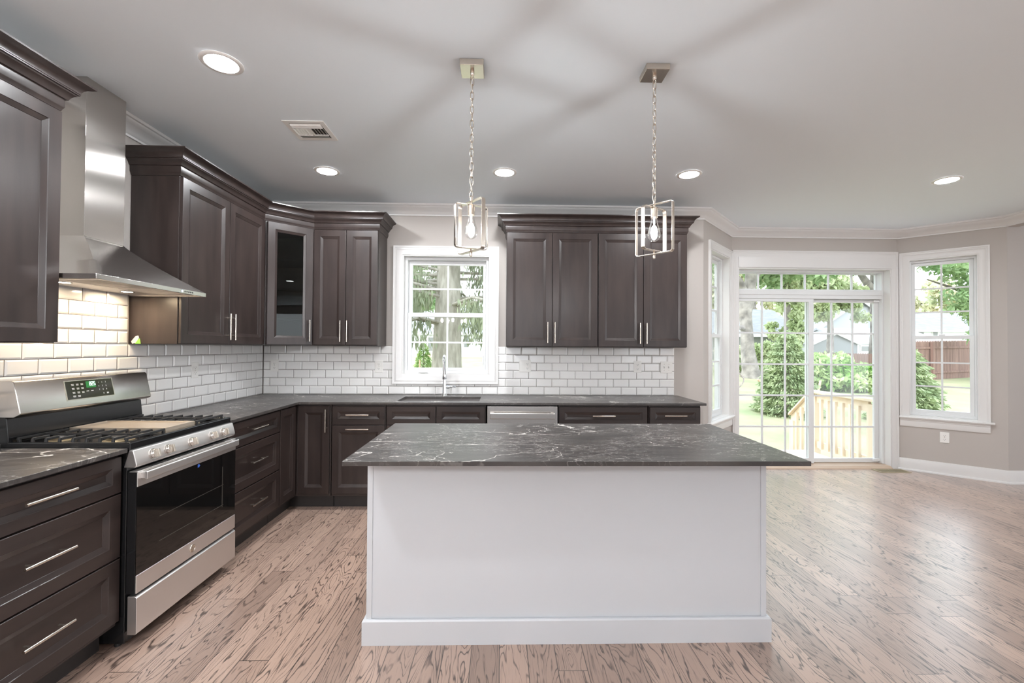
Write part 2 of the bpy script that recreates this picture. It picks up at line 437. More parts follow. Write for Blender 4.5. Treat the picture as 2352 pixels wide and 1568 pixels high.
M_GRASS = pm('lawn_grass', lin(128, 140, 100), .9, noise=((.9, .9, .9), lin(160, 152, 124), 7), bump=((30, 30, 30), .4, .03))

# ------------------------------------------------------------------ setting
XL, D, CEIL = -2.34, 4.435, 2.785
A0, A1 = Vector((2.03, 4.435)), Vector((2.677, 5.121))      # left bay wall
B0, B1 = Vector((4.642, 5.121)), Vector((5.29, 4.535))      # right bay wall
YD = 5.121
XR, YR = 9.4, -4.2
T = .16

def wall(name, p, q, label, holes=(), z1=CEIL + .02, cat='wall', mat=None, z0=-.02):
    p = Vector(p); q = Vector(q); L = (q - p).length
    xs = sorted({0, L} | {h[0] for h in holes} | {h[1] for h in holes})
    zs = sorted({z0, z1} | {h[2] for h in holes} | {h[3] for h in holes})
    mb = MB().cells(xs, zs, lambda x, z: not any(h[0] < x < h[1] and h[2] < z < h[3] for h in holes), 0, T, vert=True)
    o = obj(name, mb, mat or M_WALL)
    o.location = (p.x, p.y, 0); o.rotation_euler = (0, 0, math.atan2((q - p).y, (q - p).x))
    return struct(o, label, cat)

KW = (-.985, -.117, 1.107, 2.296)     # kitchen window opening
wall('wall_left', (XL, YR), (XL, D), 'warm grey kitchen wall on the left, behind the range')
wall('wall_back', (XL - T, D), (2.03, D), 'grey kitchen wall facing the camera, holding the sink window', [(KW[0] - XL + T, KW[1] - XL + T, KW[2], KW[3])])
BWIN = (.62, 2.43)                    # bay window sill and head
LB = (A1 - A0).length; RB = (B1 - B0).length
LBW = (.225, LB - .1); RBW = (.1, .668)
wall('wall_bay_left', A0, A1, 'narrow angled bay wall between kitchen and patio door', [(LBW[0], LBW[1], BWIN[0], BWIN[1])])
DO = (2.752, 4.567, 0.0, 2.333)       # patio door opening
wall('wall_door', A1, B0, 'grey bay wall around the sliding patio door', [(DO[0] - A1.x, DO[1] - A1.x, -.02, DO[3])])
wall('wall_bay_right', B0, B1, 'grey angled bay wall right of the patio door', [(RBW[0], RBW[1], BWIN[0], BWIN[1])])
wall('wall_right', B1, (XR, B1.y), 'shaded grey wall at the right edge of the picture')
wall('wall_side', (XR, B1.y), (XR, YR), 'far side wall of the adjoining room', [(1.6, 3.6, .7, 2.4), (4.9, 7.7, .1, 2.5)])  # unseen window openings, added to bring more daylight onto ceiling and floor
wall('wall_rear', (XR, YR), (XL, YR), 'rear wall of the open room behind the kitchen', [(1.2, 2.6, .8, 2.4), (4.4, 5.8, .8, 2.4), (8.2, 9.6, .8, 2.4)])  # window openings assumed here, sized as unseen daylight for the island front
hb = MB().box(B1.x, B1.x + .12, YR, B1.y, 2.683, CEIL)
struct(obj('wall_header', hb, M_WALL), 'shallow header over the wide opening to the adjoining room', 'wall')

outline = [(XL - T, YR - T), (XR + T, YR - T), (XR + T, B1.y + T), (B1.x + .1, B1.y + T), (B0.x + .08, YD + T), (A1.x - .08, YD + T), (A0.x - .1, D + T), (XL - T, D + T)]
fl = obj('floor', MB().prism(outline, -.1, 0), M_FLOOR); struct(fl, 'satin grey-brown oak plank floor running toward the back wall', 'floor')
ce = obj('ceiling', MB().prism(outline, CEIL, CEIL + .15), M_CEIL); struct(ce, 'smooth white painted ceiling', 'ceiling')

# crown moulding of the room, baseboards
CP = [(0, 2.683), (.012, 2.683), (.014, 2.695), (.020, 2.700), (.026, 2.712), (.040, 2.728), (.062, 2.742), (.076, 2.752), (.080, 2.764), (.090, 2.768), (.092, CEIL - .0005), (0, CEIL - .0005)]
cr = MB().sweep(CP, [(XL, YR), (XL, D), tuple(A0), tuple(A1), tuple(B0), tuple(B1), (B1.x, YR)])
struct(obj('trim_1', cr, M_TRIM, smooth=40), 'white crown moulding along the top of the walls', 'moulding')
BP = [(0, 0), (.030, 0), (.029, .012), (.022, .019), (.016, .021), (.016, .108), (.013, .116), (.012, .122), (.008, .133), (0, .135)]
bb = MB().sweep(BP, [tuple(B0 + (B1 - B0) * .004), tuple(B1), (XR, B1.y)])
struct(obj('baseboard_right', bb, M_TRIM, smooth=40), 'white baseboard below the right bay window', 'baseboard')
bb = MB().sweep(BP, [(1.80, D), tuple(A0), tuple(A0 + (A1 - A0) * .985)])
struct(obj('baseboard_left', bb, M_TRIM, smooth=40), 'white baseboard of the left bay wall behind the island', 'baseboard')

# --- casing profile swept round an opening (local: x right, y inward, z up)
def casing_mb(x0, x1, z0, z1, w, sides='ltrb', t=.02):
    # profile across the width: (distance from the inner edge, thickness)
    pr = [(0, 0), (0, .010), (.006, .012), (w * .12, .012), (w * .2, .0145), (w * .55, .0155), (w * .62, .019), (w * .7, .0165), (w * .8, .017), (w * .86, .022), (w, .024), (w, 0)]
    mb = MB()
    path = []
    if sides == 'ltrb': corners = [(x0, z0, -1, -1), (x0, z1, -1, 1), (x1, z1, 1, 1), (x1, z0, 1, -1)]; loop = True
    else: corners = [(x0, z0, -1, 0), (x0, z1, -1, 1), (x1, z1, 1, 1), (x1, z0, 1, 0)]; loop = False
    n = len(pr); o = 0
    for (x, z, sx, sz) in corners:
        for d, th in pr: mb.v.append((x + sx * d, -th, z + sz * d))
    N = 4
    for i in range(N if loop else N - 1):
        j = (i + 1) % N
        for k in range(n):
            a, b2 = i * n + k, i * n + (k + 1) % n
            mb.f.append((a, b2, j * n + (k + 1) % n, j * n + k))
    if not loop:
        mb.f.append(tuple(range(n))); mb.f.append(tuple(3 * n + k for k in range(n)))
    return mb

def jamb_mb(x0, x1, z0, z1, d0, d1, t=.012, bottom=True):
    mb = MB().box(x0, x0 + t, d0, d1, z0, z1).box(x1 - t, x1, d0, d1, z0, z1).box(x0 + t, x1 - t, d0, d1, z1 - t, z1)
    if bottom: mb.box(x0 + t, x1 - t, d0, d1, z0, z0 + t)
    return mb

def frame_mb(x0, x1, z0, z1, wl, wr, wb, wt, y0, y1):
    return MB().cells([x0, x0 + wl, x1 - wr, x1], [z0, z0 + wb, z1 - wt, z1], lambda x, z: not (x0 + wl < x < x1 - wr and z0 + wb < z < z1 - wt), y0, y1, vert=True)

def grid_mb(x0, x1, z0, z1, nx, nz, y, w=.017, t=.010):
    mb = MB()
    for i in range(1, nx):
        x = x0 + (x1 - x0) * i / nx; mb.box(x - w / 2, x + w / 2, y - t / 2, y + t / 2, z0, z1)
    for j in range(1, nz):
        z = z0 + (z1 - z0) * j / nz; mb.box(x0, x1, y - t / 2 + .0004, y + t / 2 - .0004, z - w / 2, z + w / 2)
    return mb

def sash(root, name, x0, x1, z0, z1, fw, y0, y1, nx, nz, mull=.017):
    wl, wr, wb, wt = fw if isinstance(fw, tuple) else (fw,) * 4
    s = obj(name, frame_mb(x0, x1, z0, z1, wl, wr, wb, wt, y0, y1), M_VINYL, root, bevel=.004)
    ym = (y0 + y1) / 2
    a, b_, c, d = x0 + wl, x1 - wr, z0 + wb, z1 - wt
    obj('pane', MB().box(a - .004, b_ + .004, ym - .003, ym + .003, c - .004, d + .004), M_GLASS, s)
    obj('grille', grid_mb(a, b_, c, d, nx, nz, ym, mull, .016), M_VINYL, s)
    return s

# --- kitchen window (window_1)
w1 = thing('window_1', 'white divided-light window above the sink, between the wall cabinets', 'window', (0, D, 0), kind='structure')
obj('casing', casing_mb(KW[0], KW[1], KW[2], KW[3], .087), M_TRIM, w1, smooth=35)
obj('jamb', jamb_mb(*KW, -.004, .14), M_TRIM, w1)
fr = obj('window_frame', frame_mb(KW[0] + .012, KW[1] - .012, KW[2] + .012, KW[3] - .012, .03, .03, .03, .03, .05, .14), M_VINYL, w1, bevel=.004)
sash(w1, 'lower_sash', KW[0] + .042, KW[1] - .042, KW[2] + .042, 1.727, (.038, .03, .026, .042), .066, .098, 2, 2)
sash(w1, 'upper_sash', KW[0] + .042, KW[1] - .042, 1.69, KW[3] - .042, (.038, .03, .04, .042), .1, .132, 2, 2)
hd = MB()
hd.hexa([(-.83, .02, 1.128), (-.73, .02, 1.128), (-.73, .052, 1.128), (-.83, .052, 1.128)], [(-.815, .03, 1.15), (-.745, .03, 1.15), (-.745, .052, 1.15), (-.815, .052, 1.15)])
obj('crank_cover', hd, M_PLASTIC, w1, bevel=.006)
obj('sash_lock', MB().box(KW[1] - .075, KW[1] - .063, .045, .066, 1.215, 1.30), M_PLASTIC, w1, bevel=.004)

# --- bay windows
def bay_window(name, label, p, q, s0, s1, mirror):
    u = (q - p).normalized()
    w = thing(name, label, 'window', (p.x, p.y, 0), math.atan2(u.y, u.x), kind='structure')
    z0, z1 = BWIN
    cw = .08
    obj('casing', casing_mb(s0, s1, z0, z1, cw, 'ltr'), M_TRIM, w, smooth=35)
    obj('jamb', jamb_mb(s0, s1, z0, z1, -.004, .15), M_TRIM, w)
    obj('window_frame', frame_mb(s0 + .012, s1 - .012, z0 + .012, z1 - .012, .016, .016, .03, .022, .07, .15), M_VINYL, w, bevel=.003)
    zm = 1.53
    sash(w, 'lower_sash', s0 + .028, s1 - .028, z0 + .036, zm + .02, (.036, .036, .045, .04), .078, .108, 2, 3)
    sash(w, 'upper_sash', s0 + .028, s1 - .028, zm - .02, z1 - .034, (.034, .034, .04, .036), .112, .142, 2, 3)
    st = MB().extr([(-.045, z0 - .006), (-.043, z0 - .018), (-.036, z0 - .02), (.075, z0 - .02), (.075, z0 + .002), (-.04, z0 + .002)], 'x', s0 - cw - (.005 if not mirror else .03), s1 + cw + (.03 if not mirror else .005))
    obj('stool', st, M_TRIM, w, bevel=.002)
    ap = MB().extr([(0, z0 - .115), (-.012, z0 - .115), (-.016, z0 - .105), (-.016, z0 - .05), (-.022, z0 - .045), (-.022, z0 - .036), (-.032, z0 - .028), (-.034, z0 - .021), (0, z0 - .021)], 'x', s0 - cw + .002, s1 + cw - .002)
    obj('apron', ap, M_TRIM, w, smooth=35)
    lk = MB().box((s0 + s1) / 2 - .025, (s0 + s1) / 2 + .025, .064, .078, zm + .02, zm + .034)
    obj('sash_lock', lk, M_VINYL, w, bevel=.003)
    return w
bay_window('window_2', 'tall white double-hung window left of the patio door, seen edge-on', A0, A1, LBW[0], LBW[1], True)
bay_window('window_3', 'tall white double-hung window right of the patio door', B0, B1, RBW[0], RBW[1], False)

# --- patio door (door_1), local x = X - A1.x, y = Y - YD
d1 = thing('door_1', 'white sliding patio door with grilles and a transom above', 'door', (0, YD, 0), kind='structure')
cas = MB()
cas.add(*(lambda m_: (m_.v, m_.f))(casing_mb(DO[0], DO[1], 0.0, 2.457, .073, 'ltr')))
obj('casing', cas, M_TRIM, d1, smooth=35)
hdm = MB().box(DO[0] + .0005, DO[1] - .0005, -.014, 0, DO[3] + .001, 2.4565).box(DO[0] + .012, DO[1] - .012, -.017, -.014, DO[3] + .001, DO[3] + .014)
obj('header', hdm, M_TRIM, d1, bevel=.002)
obj('jamb', jamb_mb(DO[0], DO[1], 0, DO[3], -.004, .2, .012, False), M_TRIM, d1)
obj('threshold', MB().extr([(-.035, 0), (-.032, .010), (.0, .028), (.2, .030), (.2, -.05), (-.0, -.05)], 'x', DO[0] + .012, DO[1] - .012), pm('wood_threshold', lin(196, 172, 150), .4), d1)
ob = MB()
x0, x1 = DO[0] + .012, DO[1] - .012
ob.box(x0, x0 + .022, .085, .2, .03, DO[3] - .012).box(x1 - .022, x1, .085, .2, .03, DO[3] - .012)
ob.box(x0 + .022, x1 - .022, .085, .2, 2.30, DO[3] - .012)
ob.box(x0 + .022, x1 - .022, .085, .2, 1.985, 2.095).box(x0 + .022, x1 - .022, .075, .085, 2.03, 2.085)
obj('door_frame', ob, M_VINYL, d1, bevel=.003)
tx0, tx1, tz0, tz1 = x0 + .022, x1 - .022, 2.095, 2.30
tr = obj('transom', frame_mb(tx0, tx1, tz0, tz1, .014, .014, .012, .012, .155, .185), M_VINYL, d1, bevel=.003)
obj('pane', MB().box(tx0 + .012, tx1 - .012, .167, .173, tz0 + .01, tz1 - .01), M_GLASS, tr)
obj('grille', grid_mb(tx0 + .014, tx1 - .014, tz0 + .012, tz1 - .012, 6, 1, .17, .019, .016), M_VINYL, tr)
sash(d1, 'sliding_panel', x0 + .0, 3.712, .034, 1.983, (.052, .06, .062, .036), .09, .122, 3, 5, .019)
sash(d1, 'fixed_panel', 3.652, x1 - .022, .034, 1.983, (.06, .05, .05, .036), .136, .168, 3, 5, .019)
pull = MB().tube([(2.79 + .062 * math.sin(PI * k / 12), .06 - .0 * k, .93 + .175 * k / 12) for k in range(13)], .008, 8)
pull.cyl((2.79, .06, .935), (2.79, .092, .935), .008).cyl((2.79, .06, 1.10), (2.79, .092, 1.10), .008)
obj('pull_handle', pull, M_PLASTIC, d1, smooth=40)
obj('roller_bar', MB().box(3.72, 4.50, .122, .134, 1.965, 1.975).box(4.46, 4.53, .112, .13, 1.955, 1.98).box(4.45, 4.53, .112, .13, .055, .085), M_VINYL, d1, bevel=.002)

# ------------------------------------------------------------------ backsplash tiles
PX, PZ, GR = .1541, .0795, .0032
def tile_rect(mb, x0, x1, z0, z1, bev=.0085, h=.0075):
    if x1 - x0 < .006 or z1 - z0 < .006: return
    bx = min(bev, (x1 - x0) * .45); bz = min(bev, (z1 - z0) * .45); lo = -.0025
    vs = [(x0, 0, z0), (x1, 0, z0), (x1, 0, z1), (x0, 0, z1), (x0, lo, z0), (x1, lo, z0), (x1, lo, z1), (x0, lo, z1),
          (x0 + bx, -h, z0 + bz), (x1 - bx, -h, z0 + bz), (x1 - bx, -h, z1 - bz), (x0 + bx, -h, z1 - bz)]
    fs = [(8, 9, 10, 11)]
    for k in range(4):
        j = (k + 1) % 4; fs += [(k, j, j + 4, k + 4), (k + 4, j + 4, j + 8, k + 8)]
    mb.add(vs, fs)
def tiles(mb, xa, xb, rows, phase, hole=None, zbase=.914):
    for r in range(*rows):
        z0 = zbase + r * PZ + GR / 2; z1 = zbase + (r + 1) * PZ - GR / 2
        x = phase + (PX / 2 if r % 2 else 0); x -= math.ceil((x - xa) / PX) * PX
        while x < xb:
            a, b_ = max(x + GR / 2, xa), min(x + PX - GR / 2, xb); x += PX
            if b_ <= a: continue
            if hole and a < hole[1] and b_ > hole[0] and z1 > hole[2] and z0 < hole[3]:
                if a < hole[0]: tile_rect(mb, a, hole[0], z0, z1)
                if b_ > hole[1]: tile_rect(mb, hole[1], b_, z0, z1)
                if z0 < hole[2]: tile_rect(mb, max(a, hole[0]), min(b_, hole[1]), z0, min(z1, hole[2]))
                continue
            tile_rect(mb, a, b_, z0, z1)
bs = thing('wall_backsplash_back', 'white bevelled subway tile with dark grout along the back wall', 'backsplash', (0, D, 0), kind='structure')
mb = MB(); hole = (KW[0] - .0885, KW[1] + .0885, KW[2] - .0885, 9)
tiles(mb, XL + .0085, 1.732, (0, 6), -2.192, hole)
obj('tiles', mb, M_TILE, bs)
g = MB().cells([XL + .004, hole[0], hole[1], 1.732], [.914, hole[2], .914 + 6 * PZ], lambda x, z: not (hole[0] < x < hole[1] and z > hole[2]), -.0022, 0, vert=True)
obj('grout', g, M_GROUT, bs)
bs = thing('wall_backsplash_left', 'white bevelled subway tile with dark grout behind the range', 'backsplash', (XL, 0, 0), PI / 2, kind='structure')
mb = MB(); tiles(mb, 1.36, D - .009, (0, 6), 4.311); tiles(mb, 2.083, 2.842, (6, 10), 4.311)
obj('tiles', mb, M_TILE, bs)
obj('grout', MB().box(1.36, D - .003, -.0022, 0, .914, .914 + 6 * PZ).box(2.083, 2.842, -.0022, 0, .914 + 6 * PZ, .914 + 10 * PZ), M_GROUT, bs)

# ------------------------------------------------------------------ cabinets (local frame: x right, front toward -y, z up)
def door_mb(w, h, a=.056, b=.022, dep=.013, t=.02, x0=0, z0=0):
    a = min(a, w * .28, h * .3)
    mb = MB(); o = (x0, z0)
    def ring(i, y): return [(x0 + i, y, z0 + i), (x0 + w - i, y, z0 + i), (x0 + w - i, y, z0 + h - i), (x0 + i, y, z0 + h - i)]
    R = [ring(0, 0), ring(.0025, -t + .0), ]
    R = [ring(0, 0), ring(0, -t + .002), ring(.002, -t), ring(a, -t), ring(a + .002, -t + .003), ring(a + b, -t + dep - .002), ring(a + b + .001, -t + dep)]
    vs = [p for r in R for p in r]; fs = []
    for i in range(len(R) - 1):
        for k in range(4):
            j = (k + 1) % 4; fs.append((i * 4 + k, i * 4 + j, (i + 1) * 4 + j, (i + 1) * 4 + k))
    n = (len(R) - 1) * 4; fs.append((n, n + 1, n + 2, n + 3)); fs.append((3, 2, 1, 0))
    return mb.add(vs, fs)

def pull_mb(x, z, vertical, y=-.02, L=.193):
    mb = MB(); s = .032; r = .006
    if vertical:
        mb.cyl((x, y - s, z - L / 2), (x, y - s, z + L / 2), r, n=12)
        for k in (-1, 1): mb.cyl((x, y, z + k * L * .33), (x, y - s, z + k * L * .33), .0045, n=10)
    else:
        mb.cyl((x - L / 2, y - s, z), (x + L / 2, y - s, z), r, n=12)
        for k in (-1, 1): mb.cyl((x + k * L * .33, y, z), (x + k * L * .33, y - s, z), .0045, n=10)
    return mb

# front plane of the boxes is local y = 0; doors stand from 0 to -.02
def add_front(root, kind, x0, x1, z0, z1, pull=None, mat=None, a=.056):
    d = obj(kind, door_mb(x1 - x0, z1 - z0, a, x0=x0, z0=z0), mat or (M_CABH if kind == 'drawer' else M_CAB), root, smooth=25)
    if pull:
        hx, hz, vert = pull
        obj('handle', pull_mb(hx, hz, vert), M_NICKEL, d, smooth=40)
    return d

def base_cab(name, label, loc, rz, w, fronts, depth=.585, group='base cabinets'):
    r = thing(name, label, 'cabinet', loc, rz, group)
    obj('carcass', MB().box(0, w, 0, depth, .112, .893), M_CABIN, r, bevel=.001)
    obj('toe_kick', MB().box(0, w, .07, .085, 0, .112), M_TOE, r)
    for f in fronts: add_front(r, *f)
    return r

FXL = -1.745        # carcass front of the left run (doors reach -1.725)
FYB = 3.84          # carcass front of the back run (doors reach 3.82)
G = .004
def drawers3(w): 
    c = w / 2
    return [('drawer', .004, w - .004, .716, .879, (c, .81, False), None, .045), ('drawer', .004, w - .004, .424, .709, (c, .58, False)), ('drawer', .004, w - .004, .136, .417, (c, .288, False))]
base_cab('drawer_cabinet', 'espresso three-drawer base cabinet at far left, nearest the camera', (FXL, 1.391, 0), PI / 2, .692, drawers3(.692), .59)
base_cab('drawer_cabinet', 'espresso three-drawer base cabinet between range and room corner', (FXL, 2.858, 0), PI / 2, .68, drawers3(.68), .59)
# corner cabinet with two doors meeting at the inner corner
r = thing('corner_cabinet', 'espresso corner base cabinet with two narrow doors meeting inward', 'cabinet', (FXL, FYB, 0), 0, 'base cabinets')
mb = MB().prism([(-.59, .59), (-.59, -.298), (0, -.298), (0, 0), (.302, 0), (.302, .59)], .112, .893); obj('carcass', mb, M_CABIN, r)
obj('toe_kick', MB().box(-.085, -.07, -.298, .07, 0, .112).box(-.07, .302, .07, .085, 0, .112), M_TOE, r)
dl = add_front(r, 'door', .004, .266, .136, .879)
dl.location = (0, -.298, 0); dl.rotation_euler = (0, 0, PI / 2)
add_front(r, 'door', .032, .292, .136, .879, (.268, .757, True))
base_cab('base_cabinet', 'espresso base cabinet with drawer over pull-out, left of the sink', (-1.436, FYB, 0), 0, .455,
         [('drawer', .006, .449, .722, .877, (.226, .807, False), None, .045), ('door', .006, .449, .136, .714, (.226, .686, False))])
base_cab('sink_cabinet', 'espresso sink base with twin false fronts beneath the window', (-.977, FYB, 0), 0, .848,
         [('drawer_front', .005, .42, .722, .877, None, M_CABH, .045), ('drawer_front', .428, .842, .722, .877, None, M_CABH, .045), ('door', .005, .42, .136, .714, (.39, .6, True)), ('door', .428, .842, .136, .714, (.46, .6, True))])
base_cab('drawer_cabinet', 'wide espresso drawer base cabinet just right of the dishwasher', (.496, FYB, 0), 0, .772,
         [('drawer', .006, .766, .722, .877, (.384, .803, False), None, .045), ('drawer', .006, .766, .43, .714, (.384, .58, False)), ('drawer', .006, .766, .136, .422, (.384, .288, False))])
base_cab('base_cabinet', 'narrow espresso base cabinet ending the run at the right', (1.278, FYB, 0), 0, .452,
         [('drawer', .006, .446, .722, .877, (.22, .807, False), None, .045), ('door', .006, .446, .136, .714, (.04, .6, True))])

# ---- wall cabinets
UZ0, UZ1 = 1.393, 2.453
UXL, UYB = -2.037, 4.132
def wall_cab(name, label, loc, rz, w, doors, depth=.30):
    r = thing(name, label, 'cabinet', loc, rz, 'wall cabinets')
    obj('carcass', MB().box(0, w, 0, depth, UZ0, UZ1), M_CAB, r, bevel=.0015)
    for x0, x1, hx in doors: add_front(r, 'door', x0, x1, UZ0 + .004, 2.45, (hx, 1.523, True), None, .058)
    return r
wall_cab('wall_cabinet', 'espresso wall cabinet at far left, cut by the picture edge', (UXL, 1.391, 0), PI / 2, .689, [(.004, .343, .305), (.347, .686, .385)])
wall_cab('wall_cabinet', 'espresso two-door wall cabinet between range hood and glass corner unit', (UXL, 2.849, 0), PI / 2, .992, [(.006, .496, .468), (.501, .986, .528)])
wall_cab('wall_cabinet', 'narrow espresso two-door wall cabinet left of the sink window', (-1.726, UYB, 0), 0, .588, [(.003, .294, .258), (.299, .585, .318)])
wall_cab('wall_cabinet', 'left half of the espresso wall cabinet pair right of the window', (.044, UYB, 0), 0, .848, [(.003, .422, .38), (.427, .845, .447)])
wall_cab('wall_cabinet', 'right half of the espresso wall cabinet pair right of the window', (.896, UYB, 0), 0, .835, [(.004, .421, .385), (.426, .832, .446)])
# diagonal corner cabinet with a glass door
P0, P1 = Vector((UXL + .02, 3.842)), Vector((-1.727, UYB - .02))
r = thing('corner_wall_cabinet', 'espresso diagonal corner wall cabinet with a glass door', 'cabinet', (P0.x, P0.y, 0), math.atan2((P1 - P0).y, (P1 - P0).x), 'wall cabinets')
Ri = Matrix.Rotation(-math.atan2((P1 - P0).y, (P1 - P0).x), 2)
def loc2(x, y): q = Ri @ (Vector((x, y)) - P0); return (q.x, q.y)
pent = [loc2(XL + .004, D - .004), loc2(XL + .004, 3.842), loc2(P0.x - .012, P0.y), loc2(P1.x, P1.y + .012), loc2(-1.727, D - .004)]
mb = MB().prism(pent, UZ0, UZ0 + .018).prism(pent, UZ1 - .018, UZ1)
def strip(a, b_, t=.012):
    a = Vector(a); b_ = Vector(b_); d_ = (b_ - a).normalized(); n_ = Vector((-d_.y, d_.x)) * t
    cen = sum((Vector(p) for p in pent), Vector((0, 0))) / 5
    if (cen - a).dot(n_) < 0: n_ = -n_
    q = [a, b_, b_ + n_, a + n_]
    if (q[1] - q[0]).cross(q[2] - q[1]) < 0: q.reverse()
    mb.prism([tuple(p) for p in q], UZ0 + .018, UZ1 - .018)
strip(pent[0], pent[1]); strip(pent[1], pent[2]); strip(pent[3], pent[4]); strip(pent[4], pent[0])
Lg = (P1 - P0).length
mb.box(-.0, .022, .004, .02, UZ0, UZ1).box(Lg - .022, Lg, .004, .02, UZ0, UZ1)
obj('carcass', mb, M_CAB, r)
for z in (1.62, 1.87, 2.15):
    obj('shelf', MB().prism([tuple(Vector(p) * .93 + Vector((Lg / 2, .3)) * .07) for p in (pent[0], pent[1], (pent[2][0] + .02, pent[2][1] + .03), (pent[3][0] - .02, pent[3][1] + .03), pent[4])], z, z + .008), M_CGLASS, r)
dx0, dx1, dz0, dz1, aa = .012, Lg - .012, UZ0 + .004, 2.45, .058
dm = MB()
def ring(i, y): return [(dx0 + i, y, dz0 + i), (dx1 - i, y, dz0 + i), (dx1 - i, y, dz1 - i), (dx0 + i, y, dz1 - i)]
R = [ring(0, .0), ring(0, -.018), ring(.002, -.02), ring(aa, -.02), ring(aa + .002, -.017), ring(aa + .02, -.008), ring(aa + .02, 0.0)]
vs = [p for q in R for p in q]; fs = []
for i in range(len(R)):
    for k in range(4):
        j = (k + 1) % 4; i2 = (i + 1) % len(R); fs.append((i * 4 + k, i * 4 + j, i2 * 4 + j, i2 * 4 + k))
dm.add(vs, fs); gd = obj('door', dm, M_CAB, r, smooth=25)
obj('glass_pane', MB().box(dx0 + aa + .01, dx1 - aa - .01, -.006, -.002, dz0 + aa + .01, dz1 - aa - .01), M_CGLASS, gd)
obj('handle', pull_mb(dx1 - .03, 1.523, True), M_NICKEL, gd, smooth=40)

# ---- crown moulding on the cabinets
CZ = 2.45
KP = [(-.015, CZ + .004), (.0, CZ + .004), (.004, CZ + .008), (.006, CZ + .016), (.010, CZ + .024), (.012, CZ + .028), (.012, CZ + .060), (.014, CZ + .063),
      (.020, CZ + .065), (.022, CZ + .070), (.025, CZ + .078), (.034, CZ + .090), (.040, CZ + .094), (.042, CZ + .100), (.048, CZ + .101), (.048, CZ + .106),
      (.050, CZ + .108), (.051, CZ + .118), (.056, CZ + .128), (.066, CZ + .137), (.078, CZ + .142), (.084, CZ + .146), (.088, CZ + .148), (.088, CZ + .156), (-.015, CZ + .156)]
fx, fy = UXL + .004, UYB - .004
def cab_crown(label, path):
    o = obj('cabinet_crown', MB().sweep(KP, path), M_CAB, smooth=30); tag(o, label, 'moulding', 'crown mouldings on the cabinets'); return o
cab_crown('dark crown moulding on the far left wall cabinet', [(fx, 1.391), (fx, 2.08), (XL + .003, 2.08)])
q0, q1 = (fx, 3.842), (-1.727, fy)
cab_crown('long dark crown moulding turning the corner over the glass-door cabinet', [(XL + .003, 2.849), (fx, 2.849), q0, q1, (-1.138, fy), (-1.138, D - .003)])
cab_crown('dark crown moulding on the cabinets right of the window', [(.044, D - .003), (.044, fy), (1.731, fy), (1.731, D - .003)])

# ------------------------------------------------------------------ countertops, sink, faucet
CT0, CT1 = .894, .914
SX0, SX1, SY0, SY1 = -.905, -.19, 3.905, 4.262
ys = sorted([2.856, D - .638, SY0, SY1, D - .009]); xs = sorted([XL + .009, -1.702, SX0, SX1, 1.767])
def solid(x, y):
    if SX0 < x < SX1 and SY0 < y < SY1: return False
    return y > D - .638 or x < -1.702
o = obj('countertop', MB().cells(xs, ys, solid, CT0, CT1), M_STONE, bevel=.002)
tag(o, 'dark veined stone countertop running from the range round to the sink wall', 'countertop', 'stone countertops')
o = obj('countertop', MB().box(XL + .009, -1.702, 1.375, 2.082, CT0, CT1), M_STONE, bevel=.002)
tag(o, 'short dark stone countertop at far left, beside the range', 'countertop', 'stone countertops')
sk = thing('kitchen_sink', 'stainless undermount sink set in the counter below the window', 'sink', ((SX0 + SX1) / 2, (SY0 + SY1) / 2, CT0 - .21))
cx, cyy = (SX0 + SX1) / 2, (SY0 + SY1) / 2
hw, hd_ = (SX1 - SX0) / 2 - .001, (SY1 - SY0) / 2 - .001
t_ = .004; zt = .2095
mb = MB().cells([-hw - .0, -hw + t_, hw - t_, hw], [-hd_, -hd_ + t_, hd_ - t_, hd_], lambda x, y: not (abs(x) < hw - t_ and abs(y) < hd_ - t_), 0.004, zt)
mb.box(-hw, hw, -hd_, hd_, 0, .004)
obj('basin', mb, M_SINK, sk)
obj('drain', MB().lathe([(.045, .0042), (.045, .007), (.03, .006), (.012, .0055)], 20, (0, .05, 0)), M_CHROME, sk, smooth=40)
fc = thing('kitchen_faucet', 'chrome pull-down faucet behind the sink', 'faucet', (-.548, 4.33, CT1))
obj('body', MB().lathe([(.029, 0), (.029, .006), (.024, .012), (.022, .03), (.021, .08), (.0185, .12), (.0155, .17), (.0135, .22)], 20), M_CHROME, fc, smooth=40)
pts = [(0, 0, .20), (0, 0, .30)]; R_ = .075
for k in range(1, 11):
    a = PI * k / 10 * .96
    pts.append((.004 * k / 10 * 3, -(R_ - R_ * math.cos(a)), .30 + R_ * 1.15 * math.sin(a)))
obj('spout', MB().tube(pts, .0125, 12), M_CHROME, fc, smooth=50)
e = Vector(pts[-1])
obj('spray_head', MB().tube([e + Vector((0, 0, .012)), e + Vector((.002, -.002, -.03)), e + Vector((.006, -.008, -.085)), e + Vector((.009, -.014, -.135)), e + Vector((.0095, -.015, -.14))], [.0135, .0155, .0165, .0215, .019], 14), M_CHROME, fc, smooth=40)
lv = MB().cyl((.015, 0, .085), (.05, 0, .085), .016, .016).tube([(.045, 0, .086), (.06, -.005, .088), (.085, -.012, .090), (.11, -.02, .086)], [.010, .008, .0065, .006], 10)
obj('lever', lv, M_CHROME, fc, smooth=40)

